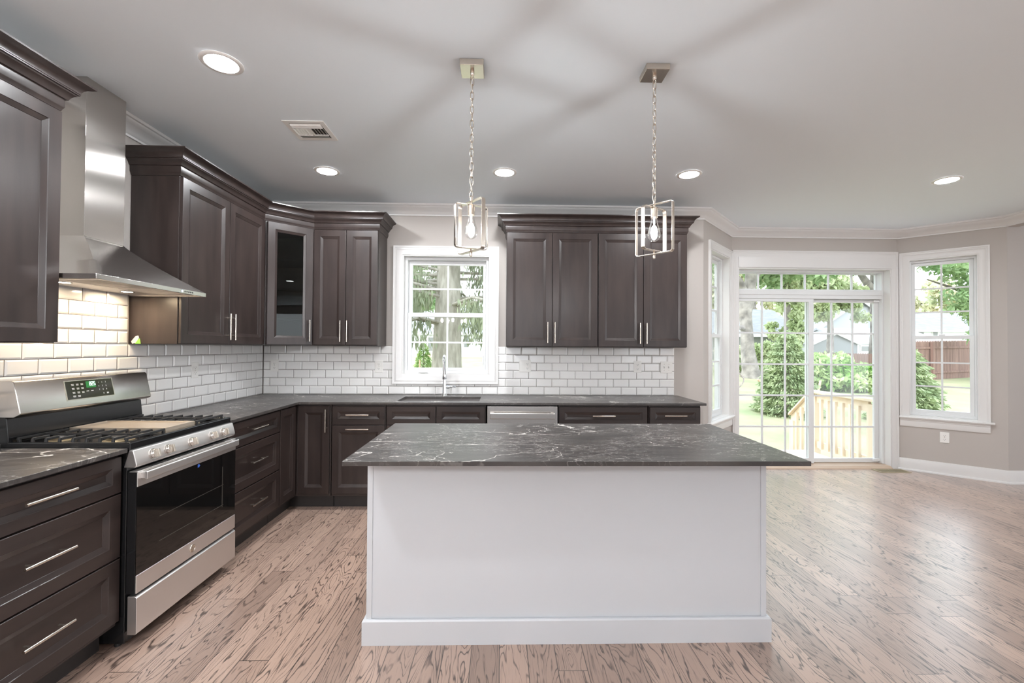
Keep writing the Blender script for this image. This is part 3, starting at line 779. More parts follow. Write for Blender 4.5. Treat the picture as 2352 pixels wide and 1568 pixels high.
# ------------------------------------------------------------------ dishwasher
dw = thing('dishwasher', 'stainless dishwasher with bar handle, half hidden behind the island', 'dishwasher', (-.122, FYB, 0))
W_ = .61
obj('body', MB().box(.004, W_ - .004, .004, .57, .10, .89), M_BLACKM, dw)
obj('door', MB().box(.004, W_ - .004, -.026, .004, .115, .882), M_HOOD, dw, bevel=.004)
bar = MB().extr([(-.072, .782), (-.068, .779), (-.058, .781), (-.056, .8), (-.058, .826), (-.066, .831), (-.072, .826)], 'x', .03, W_ - .03)
hdl = obj('handle', bar, M_HOOD, dw, bevel=.002)
for xq in (.03, W_ - .06): obj('bracket', MB().box(xq, xq + .03, -.06, -.026, .785, .826), M_STEELH, hdl, bevel=.003)
obj('toe_panel', MB().box(.004, W_ - .004, .04, .055, 0, .1), M_BLACKM, dw)

# ------------------------------------------------------------------ range
RY0, RW = 2.088, .762
rg = thing('gas_range', 'stainless freestanding gas range with black cooktop and backguard', 'range', (XL, RY0, 0), PI / 2)
# local: x along +Y world, y = -(X - XL) -> front at negative y
def fy_(X): return -(X - XL)
bd = MB().box(.004, RW - .004, fy_(-1.712), -.03, .022, .9)
obj('body', bd, M_BLACK, rg, bevel=.003)
for xq in (.03, RW - .03):
    for yq in (fy_(-1.76), -.08): obj('foot', MB().cyl((xq, yq, 0), (xq, yq, .0215), .014), M_BLACKM, rg)
# cooktop: tray with a raised rim
CF = fy_(-1.697)
ct = MB().cells([0, .02, RW - .02, RW], [CF, CF + .028, -.10, -.06], lambda x, y: not (.02 < x < RW - .02 and CF + .028 < y < -.10), .9, .938)
ct.box(.02, RW - .02, CF + .028, -.10, .9, .918)
obj('cooktop', ct, M_BLACK, rg, bevel=.006)
# burners
for i, (bx, by, br) in enumerate([(.145, -.20, .036), (.145, -.47, .045), (.381, -.33, .04), (.617, -.20, .034), (.617, -.47, .047)]):
    b_ = obj('burner', MB().lathe([(br + .018, .918), (br + .018, .922), (br, .924), (br, .934), (br - .006, .936)], 24, (bx, by, 0)), pm('burner_base', lin(190, 176, 150), .35, metal=.9) if i == 0 else bpy.data.materials['burner_base'], rg, smooth=35)
    obj('burner_cap', MB().lathe([(br - .003, .9362), (br - .001, .939), (br - .004, .944), (.004, .946)], 24, (bx, by, 0)), M_IRON, b_, smooth=35)
# grates
GZ0, GZ1 = .9185, .957
def grate(x0, x1):
    mb = MB(); y0, y1 = CF + .035, -.112; w = .011
    for y in (y0, y1 - w): mb.box(x0, x1, y, y + w, GZ1 - .012, GZ1)
    for x in (x0, x1 - w): mb.box(x, x + w, y0 + w, y1 - w, GZ0 + .004, GZ0 + .014)
    n = 8
    for k in range(n + 1):
        y = y0 + (y1 - y0 - w) * k / n
        for xa, sgn in ((x0, 1), (x1, -1)):
            a, b2 = (xa, xa + .013) if sgn > 0 else (xa - .013, xa)
            mb.hexa([(a, y, GZ0), (b2, y, GZ0), (b2, y + w, GZ0), (a, y + w, GZ0)], [(a + .004 * (sgn > 0), y, GZ1 - .006), (b2 - .004 * (sgn < 0), y, GZ1 - .006), (b2 - .004 * (sgn < 0), y + w, GZ1 - .006), (a + .004 * (sgn > 0), y + w, GZ1 - .006)])
        L_ = (x1 - x0) * (.5 if k % 4 == 0 else (.27 if k % 2 == 0 else .34))
        if 0 < k < n:
            mb.box(x0 + .004, x0 + L_, y, y + w * .8, GZ1 - .014, GZ1 - .002); mb.box(x1 - L_, x1 - .004, y, y + w * .8, GZ1 - .014, GZ1 - .002)
    xc = (x0 + x1) / 2; ym = (y0 + y1) / 2
    mb.box(xc - w / 2, xc + w / 2, y0 + w, y1 - w, GZ1 - .0135, GZ1 - .0015)
    return mb
obj('grate', grate(.022, .262), M_IRON, rg, bevel=.002)
obj('grate', grate(.500, .740), M_IRON, rg, bevel=.002)
gm = MB().cells([.272, .284, .478, .490], [CF + .04, CF + .062, -.125, -.112], lambda x, y: not (.284 < x < .478 and CF + .062 < y < -.125), .932, .958)
gm.box(.284, .478, CF + .062, -.125, .932, .951)
for x in (.274, .474):
    for y in (CF + .045, -.13): gm.box(x, x + .014, y, y + .014, GZ0, .932)
obj('griddle', gm, pm('grey_griddle', lin(196, 180, 162), .33, metal=.55), rg, bevel=.002)
# control panel, knobs
cp = MB().extr([(CF + .008, .902), (fy_(-1.684), .902), (fy_(-1.668), .84), (fy_(-1.668), .83), (fy_(-1.676), .822), (CF + .03, .822)], 'x', .002, RW - .002)
obj('control_panel', cp, M_STEELH, rg, bevel=.004)
for kx in (.105, .201, .372, .543, .645):
    c0 = Vector((kx, fy_(-1.676), .862)); dr = Vector((0, -.97, .25)).normalized()
    kb = obj('knob', MB().tube([c0 - dr * .002, c0 + dr * .008, c0 + dr * .0081, c0 + dr * .020, c0 + dr * .0225], [.027, .026, .0215, .0205, .019], 20), M_STEEL, rg, smooth=35)
    gq = MB()
    up = Vector((0, dr.z, -dr.y)); a = c0 + dr * .0215
    if up.z < 0: up = -up
    sx = Vector((1, 0, 0))
    gq.hexa([a - sx * .0065 - up * .019, a + sx * .0065 - up * .019, a + sx * .0065 + up * .019, a - sx * .0065 + up * .019],
            [a + dr * .017 - sx * .005 - up * .0185, a + dr * .017 + sx * .005 - up * .0185, a + dr * .017 + sx * .005 + up * .0185, a + dr * .017 - sx * .005 + up * .0185])
    obj('grip', gq, M_NICKEL, kb, bevel=.002)
# oven door
DF = fy_(-1.664)
dr_ = MB().box(.003, RW - .003, DF + .004, fy_(-1.708), .246, .804)
dro = obj('oven_door', dr_, M_BLACK, rg, bevel=.002)
obj('top_trim', MB().box(.003, RW - .003, DF - .001, DF + .003, .735, .800).box(.003, RW - .003, DF - .001, fy_(-1.70), .8, .806), M_STEELH, dro, bevel=.0015)
obj('bottom_trim', MB().box(.003, RW - .003, DF - .003, DF + .003, .248, .330), M_STEELH, dro, bevel=.0025)
obj('window', MB().box(.003, RW - .003, DF, DF + .0045, .3305, .7345), M_OVENGL, dro)
vt = MB()
for a, b_ in ((.10, .175), (.20, .37), (.39, .56), (.585, .66)): vt.box(a, b_, DF + .008, DF + .016, .8058, .8068).box(a, b_, DF + .022, DF + .028, .8058, .8068)
obj('vent_slot', vt, M_SLOT, dro)
obj('handle', MB().extr([(DF - .032, .768), (DF - .027, .764), (DF - .02, .768), (DF - .02, .798), (DF - .027, .803), (DF - .032, .799)], 'x', .02, RW - .02).box(.022, .048, DF - .024, DF, .770, .797).box(RW - .048, RW - .022, DF - .024, DF, .770, .797), M_STEELH, dro, bevel=.002)
# oven interior lines seen in the glass: racks and inner frame
rk = MB()
for z in (.43, .55): rk.box(.14, RW - .12, DF - .0006, DF + .0006, z, z + .003)
rk.box(RW - .135, RW - .128, DF - .0006, DF + .0006, .42, .66)
obj('rack', rk, pm('rack_seen_in_glass', lin(70, 67, 62), .3), dro)
em = MB().tube([(.372 + .019 * math.cos(t), DF - .005, .290 + .019 * math.sin(t)) for t in [2 * PI * k / 28 for k in range(28)]], .0022, 8, closed=True)
em.cyl((.372, DF - .005, .290), (.372, DF - .002, .290), .0185, n=28)
sc = em
def swirl(cx0, cz0, r0, a0, a1, n=14): return [(cx0 + r0 * math.cos(a0 + (a1 - a0) * k / n), DF - .0062, cz0 + r0 * math.sin(a0 + (a1 - a0) * k / n)) for k in range(n + 1)]
sc.tube(swirl(.3665, .291, .0075, .6, 5.6), .0013, 6).tube([(.3725, DF - .0062, .2885), (.3665, DF - .0062, .2895)], .0012, 6)
sc.tube(swirl(.3785, .2945, .0042, .9, 4.9), .0012, 6).tube(swirl(.3785, .2862, .0044, 1.5, 5.4), .0012, 6)
obj('emblem', em, M_NICKEL, dro, smooth=40)
# storage drawer
obj('drawer', MB().extr([(DF + .002, .062), (DF - .006, .066), (DF - .006, .228), (DF + .004, .236), (fy_(-1.70), .236), (fy_(-1.70), .062)], 'x', .003, RW - .003), M_STEELH, rg, bevel=.002)
# backguard
obj('back_panel', MB().extr([(-.03, .93), (-.098, .93), (-.098, .952), (-.088, 1.046), (-.082, 1.05), (-.03, 1.05)], 'x', .0, RW), M_BLACK, rg, bevel=.004)
gtop, gbot = Vector((fy_(-2.222), 1.214)), Vector((fy_(-2.190), 1.068))
bgm = obj('backguard', MB().extr([(-.03, 1.05), (gbot.x + .03, 1.05), (gbot.x + .004, 1.062), (gbot.x, gbot.y), (gtop.x, gtop.y - .004), (gtop.x + .008, 1.217), (-.03, 1.217)], 'x', .0, RW), M_HOOD, rg, bevel=.004)
def onbg(t, v, off=.0015):    # t across 0..RW, v height fraction on the slanted face
    p = gbot + (gtop - gbot) * v; n_ = Vector((-(gtop - gbot).y, (gtop - gbot).x)).normalized()
    if n_.x > 0: n_ = -n_
    p = p + n_ * off; return (t, p.x, p.y)
def patch(mb, x0, x1, v0, v1, off, th=.002):
    b_ = [onbg(x0, v0, off - th), onbg(x1, v0, off - th), onbg(x1, v1, off - th), onbg(x0, v1, off - th)]
    t2 = [onbg(x0, v0, off), onbg(x1, v0, off), onbg(x1, v1, off), onbg(x0, v1, off)]
    return mb.hexa(b_, t2)
obj('display_bezel', patch(MB(), .226, .506, .22, .90, .0014), M_NICKEL, bgm)
dp = obj('display', patch(MB(), .232, .500, .245, .875, .0024), M_DISP, rg)
obj('clock_window', patch(MB(), .342, .398, .60, .83, .0028, .0006), M_GREEN, dp)
SEG = {'8': 'abcdefg', '2': 'abged', '5': 'afgcd'}
def seg7(mb, ch, x, v, w=.0085, h=.125, t=.0016, tv=.014):
    for s_ in SEG[ch]:
        if s_ in 'agd':
            vv = {'a': v + h, 'g': v + h / 2, 'd': v}[s_]; patch(mb, x, x + w, vv - tv / 2, vv + tv / 2, .0031, .0004)
        else:
            xx = x if s_ in 'fe' else x + w; v0 = v + (h / 2 if s_ in 'fb' else 0)
            patch(mb, xx - t / 2, xx + t / 2, v0, v0 + h / 2, .0031, .0004)
dg = MB(); seg7(dg, '8', .362, .68); seg7(dg, '2', .3745, .68); seg7(dg, '5', .387, .68)
patch(dg, .3722, .3733, .70, .72, .0031, .0004); patch(dg, .3722, .3733, .76, .78, .0031, .0004)
obj('clock_digits', dg, M_DIGIT, dp)
pr_ = MB()
for vv in (.74, .60, .46): 
    for xx in (.268, .294, .319): patch(pr_, xx - .007, xx + .007, vv + .012, vv + .032, .0028, .0004); patch(pr_, xx - .0065, xx + .0065, vv - .022, vv - .004, .0028, .0004)
for xx in (.268, .294): patch(pr_, xx - .008, xx + .008, .345, .365, .0028, .0004); patch(pr_, xx - .007, xx + .007, .315, .333, .0028, .0004)
obj('key_legend', pr_, M_PRINT, dp); pr_ = MB()
for xx in (.345, .372): patch(pr_, xx - .007, xx + .007, .475, .495, .0028, .0004)
obj('key_legend', pr_, M_PRINT, dp); pr_ = MB()
for xx in (.462,): patch(pr_, xx - .006, xx + .006, .355, .372, .0028, .0004); patch(pr_, xx - .006, xx + .006, .325, .342, .0028, .0004)
obj('key_legend', pr_, M_PRINT, dp)
def text_mesh(body, size):
    cu = bpy.data.curves.new('txt', 'FONT'); cu.body = body; cu.size = size; cu.align_x = 'CENTER'; cu.align_y = 'CENTER'
    tmp = bpy.data.objects.new('txt', cu); COL.objects.link(tmp)
    bpy.context.view_layer.update()
    me = bpy.data.meshes.new_from_object(tmp.evaluated_get(bpy.context.evaluated_depsgraph_get()))
    bpy.data.objects.remove(tmp); bpy.data.curves.remove(cu)
    return [tuple(v.co) for v in me.vertices], [tuple(p.vertices) for p in me.polygons]
nk = MB()
for i, ch in enumerate('1234567890'):
    cxk, vk = ((.415 + .022 * (i % 3), .76 - .135 * (i // 3)) if ch != '0' else (.437, .345))
    vv_, ff_ = text_mesh(ch, .011)
    nk.add([onbg(cxk + p[0], vk + p[1] / (gtop - gbot).length, .0028) for p in vv_], ff_)
obj('key_digits', nk, M_PRINT, dp)

# ------------------------------------------------------------------ range hood
hdx = thing('range_hood', 'stainless chimney range hood with curved canopy over the range', 'range hood', (XL, 2.085, 0), PI / 2)
HW, HD = .760, .480
c0x, c1x, cd_ = .273, .518, .170
ch = MB().cells([c0x, c0x + .002, c1x - .002, c1x], [-cd_, -cd_ + .002, -.004], lambda x, y: not (c0x + .002 < x < c1x - .002 and y > -cd_ + .002), 1.952, CEIL - .0005)
obj('chimney', ch, M_STEEL, hdx, bevel=.001)
cv = MB(); NZ, NX = 18, 16
zl, zc = 1.712, 1.952
rows = []
for i in range(NZ + 1):
    s_ = i / NZ; z = zl + (zc - zl) * s_
    k = (1 - s_) ** 1.3            # concave sweep from lip to chimney
    xa = c0x * (1 - k); xb = c1x + (HW - c1x) * k; yf = -(cd_ + (HD - cd_) * (1 - s_) ** 1.12)
    ringp = [(xa, -.004, z)] + [(xa, -.004 + (yf + .004) * j / 4, z) for j in range(1, 4)] + [(xa + (xb - xa) * j / NX, yf, z) for j in range(NX + 1)] + [(xb, yf + (-.004 - yf) * j / 4, z) for j in range(1, 4)] + [(xb, -.004, z)]
    rows.append(ringp)
n = len(rows[0]); cv.v = [p for r_ in rows for p in r_]
for i in range(NZ):
    for j in range(n - 1): cv.f.append((i * n + j, i * n + j + 1, (i + 1) * n + j + 1, (i + 1) * n + j))
cv.f.append(tuple((NZ) * n + j for j in range(n)))
obj('canopy', cv, M_HOOD, hdx, smooth=50)
lp = MB().cells([0, .003, HW - .003, HW], [-HD, -HD + .003, -.004], lambda x, y: not (.003 < x < HW - .003 and y > -HD + .003), 1.690, 1.713)
lpo = obj('lip', lp, M_HOOD, hdx, bevel=.001)
fl_ = obj('filter_panel', MB().box(.003, HW - .003, -HD + .003, -.004, 1.699, 1.703), M_STEELH, hdx)
sl = MB()
for k in range(2):
    xa = .07 + k * .325; sl.cells([xa, xa + .012, xa + .283, xa + .295], [-.44, -.428, -.212, -.20], lambda x, y: not (xa + .012 < x < xa + .283 and -.428 < y < -.212), 1.696, 1.6985)
    for j in range(9): sl.box(xa + .012 + j * .03, xa + .02 + j * .03, -.428, -.212, 1.696, 1.6985)
obj('baffle', sl, M_STEELH, hdx)
for xx in (.19, .57):
    l_ = obj('lamp_rim', MB().lathe([(.034, 1.6985), (.034, 1.695), (.028, 1.694), (.027, 1.6985)], 24, (xx, -.15, 0)), M_CHROME, hdx, smooth=40)
    obj('lamp_lens', MB().lathe([(.0265, 1.6982), (.0265, 1.6955), (.001, 1.6953)], 20, (xx, -.15, 0)), M_PUCK, l_)
bt = MB()
for k in range(5): bt.cyl((.575 + .016 * k, -HD - .001, 1.7015), (.575 + .016 * k, -HD + .001, 1.7015), .0042, n=12)
obj('control_button', bt, M_BLACKM, hdx)
obj('indicator_ring', MB().tube([(.552 + .0045 * math.cos(t), -HD - .0006, 1.7015 + .0045 * math.sin(t)) for t in [2 * PI * k / 16 for k in range(16)]], .001, 6, closed=True), M_LED, hdx)

# ------------------------------------------------------------------ island
IX0, IX1, IY0, IY1 = -.623, 1.272, 2.112, 2.745
isl = thing('kitchen_island', 'large white panelled kitchen island in the foreground', 'kitchen island', ((IX0 + IX1) / 2, (IY0 + IY1) / 2, 0))
ox, oy = (IX0 + IX1) / 2, (IY0 + IY1) / 2
hx, hy = (IX1 - IX0) / 2, (IY1 - IY0) / 2
obj('body', MB().box(-hx + .006, hx - .006, -hy + .005, hy - .005, 0, .8935), M_ISLE, isl)
for sx_ in (-1, 1):
    for sy__ in (-1, 1):
        xa, xb = sorted((sx_ * hx, sx_ * (hx - .026))); ya, yb = sorted((sy__ * hy, sy__ * (hy - .026)))
        obj('corner_board', MB().box(xa, xb, ya, yb, .113, .8935), M_ISLE, isl, bevel=.002)
BI = [(0, 0), (.0155, 0), (.0155, .107), (.010, .1145), (0, .1145)]
mb = MB()
pth = [(-hx, -hy), (-hx, hy), (hx, hy), (hx, -hy)]
k_ = .0155
bm_ = MB()
pr0 = [(.0, 0), (k_, 0), (k_, .108), (.011, .115), (.0, .115)]
nn = len(pr0)
for (x, y, ax, ay) in ((-hx, -hy, -1, -1), (hx, -hy, 1, -1), (hx, hy, 1, 1), (-hx, hy, -1, 1)):
    for p, z in pr0: bm_.v.append((x + ax * p, y + ay * p, z))
for i in range(4):
    j = (i + 1) % 4
    for k in range(nn): bm_.f.append((i * nn + k, j * nn + k, j * nn + (k + 1) % nn, i * nn + (k + 1) % nn))
obj('base_board', bm_, M_ISLE, isl)
it = obj('island_countertop', MB().box(-.6526, 1.309, 1.853, 2.772, CT0, CT1), M_STONE, bevel=.002)
tag(it, 'dark veined stone island top overhanging the white island', 'countertop', 'stone countertops')

# ------------------------------------------------------------------ pendants
def loop_pts(w, z0, z1, r, n=5):
    P = []
    for cx_, cz_, a0 in ((w / 2 - r, z1 - r, 0), (-w / 2 + r, z1 - r, PI / 2), (-w / 2 + r, z0 + r, PI), (w / 2 - r, z0 + r, 3 * PI / 2)):
        for k in range(n + 1): P.append((cx_ + r * math.cos(a0 + PI / 2 * k / n), cz_ + r * math.sin(a0 + PI / 2 * k / n)))
    return P
def strap(w, z0, z1, rot, sw=.021, th=.004, r=.016):
    o_ = loop_pts(w, z0, z1, r); i_ = loop_pts(w - 2 * th, z0 + th, z1 - th, r - th); n = len(o_); mb = MB()
    c, s_ = math.cos(rot), math.sin(rot)
    def P(u, t, z): return (u * c - t * s_, u * s_ + t * c, z)
    for (u, z) in o_: mb.v += [P(u, -sw / 2, z), P(u, sw / 2, z)]
    for (u, z) in i_: mb.v += [P(u, -sw / 2, z), P(u, sw / 2, z)]
    for k in range(n):
        j = (k + 1) % n; a, b_, c_, d_ = 2 * k, 2 * k + 1, 2 * j, 2 * j + 1; q = 2 * n
        mb.f += [(a, c_, d_, b_), (q + a, q + b_, q + d_, q + c_), (a, q + a, q + c_, c_), (b_, d_, q + d_, q + b_)]
    return mb
def pendant(label, x, y, ra, rb):
    p = thing('pendant_light', label, 'pendant light', (x, y, CEIL), 0, 'pendants over the island')
    h = .0575
    cn = obj('canopy', MB().hexa([(-h, -h, -.030), (h, -h, -.030), (h, h, -.030), (-h, h, -.030)], [(-h - .001, -h - .001, -.0005), (h + .001, -h - .001, -.0005), (h + .001, h + .001, -.0005), (-h - .001, h + .001, -.0005)]), M_NICKEL, p, bevel=.002)
    obj('hook', MB().lathe([(.010, -.030), (.010, -.045), (.006, -.05), (.004, -.052)], 14).tube([(.008 * math.cos(t), 0, -.058 + .009 * math.sin(t)) for t in [2 * PI * k / 14 for k in range(14)]], .002, 6, closed=True), M_NICKEL, cn, smooth=40)
    cm = MB(); zt_, zb_ = -.062, 2.122 - CEIL; N_ = 17; pitch = (zt_ - zb_) / N_
    for k in range(N_):
        zc_ = zt_ - pitch * (k + .5); L2 = pitch * .5 + .004; wv = .0088
        pts_ = []
        for t in range(16):
            a = 2 * PI * t / 16; pts_.append((wv * math.cos(a), L2 * math.copysign(abs(math.sin(a)) ** .75, math.sin(a))))
        off = .35
        ang = off + (PI / 2 if k % 2 else 0)
        cm.tube([(q[0] * math.cos(ang), q[0] * math.sin(ang), zc_ + q[1]) for q in pts_], .0022, 6, closed=True)
    obj('chain', cm, M_NICKEL, p, smooth=60)
    cord = [(.006 * math.sin(k * 1.7), .006 * math.cos(k * 1.3), -.03 + (zb_ + .03) * k / 24) for k in range(25)]
    obj('cord', MB().tube(cord, .0014, 6), M_PLASTIC, p, smooth=60)
    f1 = obj('strap_frame', strap(.205, 1.856 - CEIL, 2.108 - CEIL, ra), M_NICKEL, p, bevel=.0008)
    f2 = obj('strap_frame', strap(.172, 1.872 - CEIL, 2.092 - CEIL, rb), M_NICKEL, p, bevel=.0008)
    obj('stem', MB().cyl((0, 0, 2.085 - CEIL), (0, 0, 2.125 - CEIL), .006, n=12).tube([(.007 * math.cos(t), 0, 2.128 - CEIL + .007 * math.sin(t)) for t in [2 * PI * k / 12 for k in range(12)]], .002, 6, closed=True), M_NICKEL, p, smooth=40)
    obj('finial', MB().lathe([(.004, 1.880 - CEIL), (.004, 1.862 - CEIL), (.0065, 1.858 - CEIL), (.0065, 1.838 - CEIL), (.005, 1.834 - CEIL)], 12), M_NICKEL, p, smooth=40)
    so = obj('socket', MB().lathe([(.008, 2.09 - CEIL), (.0175, 2.086 - CEIL), (.0175, 2.040 - CEIL), (.0155, 2.038 - CEIL)], 20), M_NICKEL, p, smooth=40)
    bz = 2.040 - CEIL
    prof = [(.0135, 0), (.0145, -.008), (.019, -.03), (.026, -.055), (.0315, -.076), (.0322, -.086), (.029, -.100), (.021, -.112), (.010, -.119), (.002, -.121)]
    bu = obj('bulb', MB().lathe([(r_, bz + z_) for r_, z_ in prof], 24, cap=False), M_BULB, p, smooth=60)
    obj('filament', MB().lathe([(.001, bz - .038), (.009, bz - .044), (.015, bz - .06), (.017, bz - .078), (.010, bz - .094), (.001, bz - .098)], 12), M_FIL, bu, smooth=60)
    obj('bulb_stem', MB().lathe([(.006, bz - .002), (.005, bz - .03), (.0025, bz - .04)], 10), M_PLASTIC, bu, smooth=60)
    return p
pendant('brushed nickel cage pendant hanging left, in front of the window', -.154, 2.205, math.radians(-51), math.radians(26))
pendant('brushed nickel cage pendant hanging right, in front of the cabinets', .761, 2.209, math.radians(-49), math.radians(33))

# ------------------------------------------------------------------ recessed lights, vent, register
def downlight(label, x, y, dim=False):
    d = thing('recessed_light', label, 'ceiling light', (x, y, CEIL), 0, 'recessed ceiling lights')
    obj('trim_ring', MB().lathe([(.097, -.0005), (.095, -.004), (.082, -.007), (.074, -.006), (.073, -.001)], 40, cap=False), M_PLASTIC, d, smooth=50)
    obj('lens', MB().lathe([(.073, -.0008), (.073, -.0035), (.04, -.0045), (.001, -.0046)], 32), M_LENSD if dim else M_LENS, d, smooth=60)
    return d
for lab, x, y in (('large round recessed light nearest the camera, above the range', -1.395, 2.224),
                  ('round recessed light above the cabinets near the corner', -1.403, 3.579),
                  ('round recessed light above the sink, beside the left pendant chain', .016, 3.549),
                  ('round recessed light right of the right pendant chain', 1.501, 3.533),
                  ('round recessed light in front of the bay, far right', 3.657, 3.566),
                  ('added recessed light out of view on the range side', -1.395, .87),  # this and the next three are added, unseen, to light the room
                  ('added recessed light out of view above the walkway', .016, .45),
                  ('added recessed light out of view to the right', 1.5, .45),
                  ('added recessed light out of view at far right', 3.657, .87)):
    downlight(lab, x, y, y < .5 or (x > 3 and y < 1))
cvn = thing('ceiling_vent', 'white square louvred air register in the ceiling', 'vent', (-1.245, 2.905, CEIL))
h = .129
obj('frame', MB().cells([-h, -.098, .098, h], [-h, -.098, .098, h], lambda x, y: not (abs(x) < .098 and abs(y) < .098), -.006, -.0005), M_PLASTIC, cvn, bevel=.002)
obj('backing', MB().box(-.1, .1, -.1, .1, -.0015, -.0006), M_SLOT, cvn)
lv = MB()
for k in range(4):
    y = -.088 + k * .018 if k < 2 else .058 + (k - 2) * .022
    s_ = 1 if k < 2 else -1
    lv.extr([(y, -.002), (y + .002, -.002), (y + .002 + s_ * .012, -.012), (y + s_ * .012, -.012)], 'x', -.096, .096)
for k in range(10):
    x = -.09 + k * .0195
    s_ = -1 if k < 5 else 1
    lv.extr([(x, -.002), (x + .002, -.002), (x + .002 + s_ * .010, -.012), (x + s_ * .010, -.012)], 'y', -.045, .05)
lv.box(-.096, .096, -.052, -.046, -.012, -.002).box(-.096, .096, .050, .056, -.012, -.002).box(-.004, .010, -.046, .05, -.012, -.002)
obj('louvre', lv, M_PLASTIC, cvn)
fv = thing('floor_register', 'metal floor register beside the patio door casing', 'vent', (4.462, 5.005, 0))
obj('frame', MB().cells([-.175, -.155, -.006, .006, .155, .175], [-.07, -.052, .052, .07], lambda x, y: not (abs(y) < .052 and (.006 < abs(x) < .155)), .0005, .006), M_BRONZE, fv, bevel=.0015)
obj('grille', MB().box(-.156, .156, -.053, .053, .0004, .002), M_RSLOT, fv)
sl = MB()
for k in range(22):
    x = -.15 + k * .0142
    if abs(x) > .01: sl.box(x, x + .006, -.052, .052, .002, .0045)
obj('slat', sl, M_BRONZE, fv)

# ------------------------------------------------------------------ outlets and switches
def outlet(name, label, loc, rz, kinds, w, cat='outlet', h=.118):
    r = thing(name, label, cat, loc, rz, 'wall outlets')
    obj('plate', MB().box(-w / 2, w / 2, -.0055, 0, -h / 2, h / 2), M_PLASTIC, r, bevel=.003)
    for k_, xx in kinds:
        if k_ == 'o':
            for zz in (-.021, .021):
                f_ = obj('receptacle', MB().extr([(xx + .017 * math.cos(t), zz + .0145 * max(-.85, min(.85, math.sin(t) * 1.15))) for t in [2 * PI * k / 20 for k in range(20)]], 'y', -.0075, -.005), M_PLASTIC, r, smooth=40)
                obj('slot', MB().box(xx - .0075, xx - .0055, -.0079, -.0074, zz - .002, zz + .006).box(xx + .0055, xx + .0075, -.0079, -.0074, zz - .002, zz + .005).cyl((xx, -.0079, zz - .008), (xx, -.0074, zz - .008), .0024, n=10), M_SLOT, f_)
            obj('screw', MB().cyl((xx, -.0062, 0), (xx, -.0054, 0), .003, n=12), M_NICKEL, r)
        elif k_ == 's':
            obj('toggle', MB().hexa([(xx - .005, -.005, -.011), (xx + .005, -.005, -.011), (xx + .005, -.005, .011), (xx - .005, -.005, .011)], [(xx - .0035, -.016, .004), (xx + .0035, -.016, .004), (xx + .0035, -.015, .012), (xx - .0035, -.015, .012)]), M_PLASTIC, r, bevel=.001)
            obj('screw', MB().cyl((xx, -.0062, .03), (xx, -.0054, .03), .003, n=12).cyl((xx, -.0062, -.03), (xx, -.0054, -.03), .003, n=12), M_NICKEL, r)
    return r
yb = D - .0078
outlet('wall_outlet', 'white outlet on the back wall tile near the left corner', (-2.221, yb, 1.192), 0, [('o', 0)], .078)
outlet('wall_outlet', 'white outlet on the tile just left of the window', (-1.205, yb, 1.190), 0, [('o', 0)], .078)
outlet('wall_outlet', 'wide white two-gang outlet plate just right of the window', (.236, yb, 1.200), 0, [('o', .024)], .118)
outlet('wall_outlet', 'white outlet on the tile above the narrow right base cabinet', (1.362, yb, 1.199), 0, [('o', 0)], .078)
outlet('light_switch', 'white double toggle switch at the right end of the tile', (1.652, yb, 1.195), 0, [('s', -.023), ('s', .023)], .118, 'switch')
outlet('wall_outlet', 'white outlet on the range wall tile, right of the range', (XL + .0078, 3.450, 1.197), PI / 2, [('o', 0)], .074)
ub = (B1 - B0).normalized()
pb = B0 + ub * .395; nb = Vector((ub.y, -ub.x))
outlet('wall_outlet', 'white outlet on the grey wall below the right bay window', (pb.x + nb.x * .0005, pb.y + nb.y * .0005, .414), math.atan2(ub.y, ub.x), [('o', 0)], .076)

# ------------------------------------------------------------------ stickers and tape
tg = thing('paper_tag', 'torn white sticker with lime corner on the cabinet end panel', 'sticker', (-2.285, 2.8485, 1.42))
obj('paper', MB().extr([(-.034, -.012), (-.028, -.026), (-.006, -.022), (.014, .010), (.010, .024), (-.006, .022)], 'y', -.0012, -.0002), M_PAPER, tg)
obj('lime_corner', MB().extr([(-.010, -.027), (.026, -.026), (.020, .008), (.012, .002)], 'y', -.0024, -.0014), M_LIME, tg)
tp = obj('tape_scrap', MB().box(-.0008, .0006, -.007, .005, -.008, .009).box(-.0004, .001, -.003, .010, -.003, .003), M_BLUE)
tp.location = (-1.6635, 2.506, .722); tag(tp, 'tiny scrap of blue tape at the top of the oven glass', 'tape')
tp = obj('tape_scrap', MB().box(-.0008, .0008, -.014, .034, -.003, .003), M_BLUE)
tp.location = (-1.7242, 2.885, .305); tag(tp, 'tiny strip of blue tape at the oven door lower right corner', 'tape')

# ------------------------------------------------------------------ chandelier behind the camera (its bulbs show in the window reflections)
chn = thing('chandelier', 'nickel five-bulb chandelier behind the camera', 'chandelier', (-1.1, -1.3, CEIL))
mb = MB().lathe([(.06, -.0005), (.06, -.02), (.02, -.03)], 24).cyl((0, 0, -.03), (0, 0, -.90), .008)
for k in range(5):
    a = 2 * PI * k / 5 + .3; c, s_ = math.cos(a), math.sin(a)
    mb.tube([(0, 0, -.88), (.1 * c, .1 * s_, -.94), (.2 * c, .2 * s_, -.95), (.28 * c, .28 * s_, -.90)], .007, 8).cyl((.28 * c, .28 * s_, -.90), (.28 * c, .28 * s_, -.84), .014)
obj('frame', mb, M_NICKEL, chn, smooth=40)
for k in range(5):
    a = 2 * PI * k / 5 + .3
    obj('bulb', MB().lathe([(.012, -.84), (.026, -.81), (.029, -.785), (.02, -.76), (.002, -.752)], 16, (.28 * math.cos(a), .28 * math.sin(a), 0)), M_CHB, chn, smooth=60)

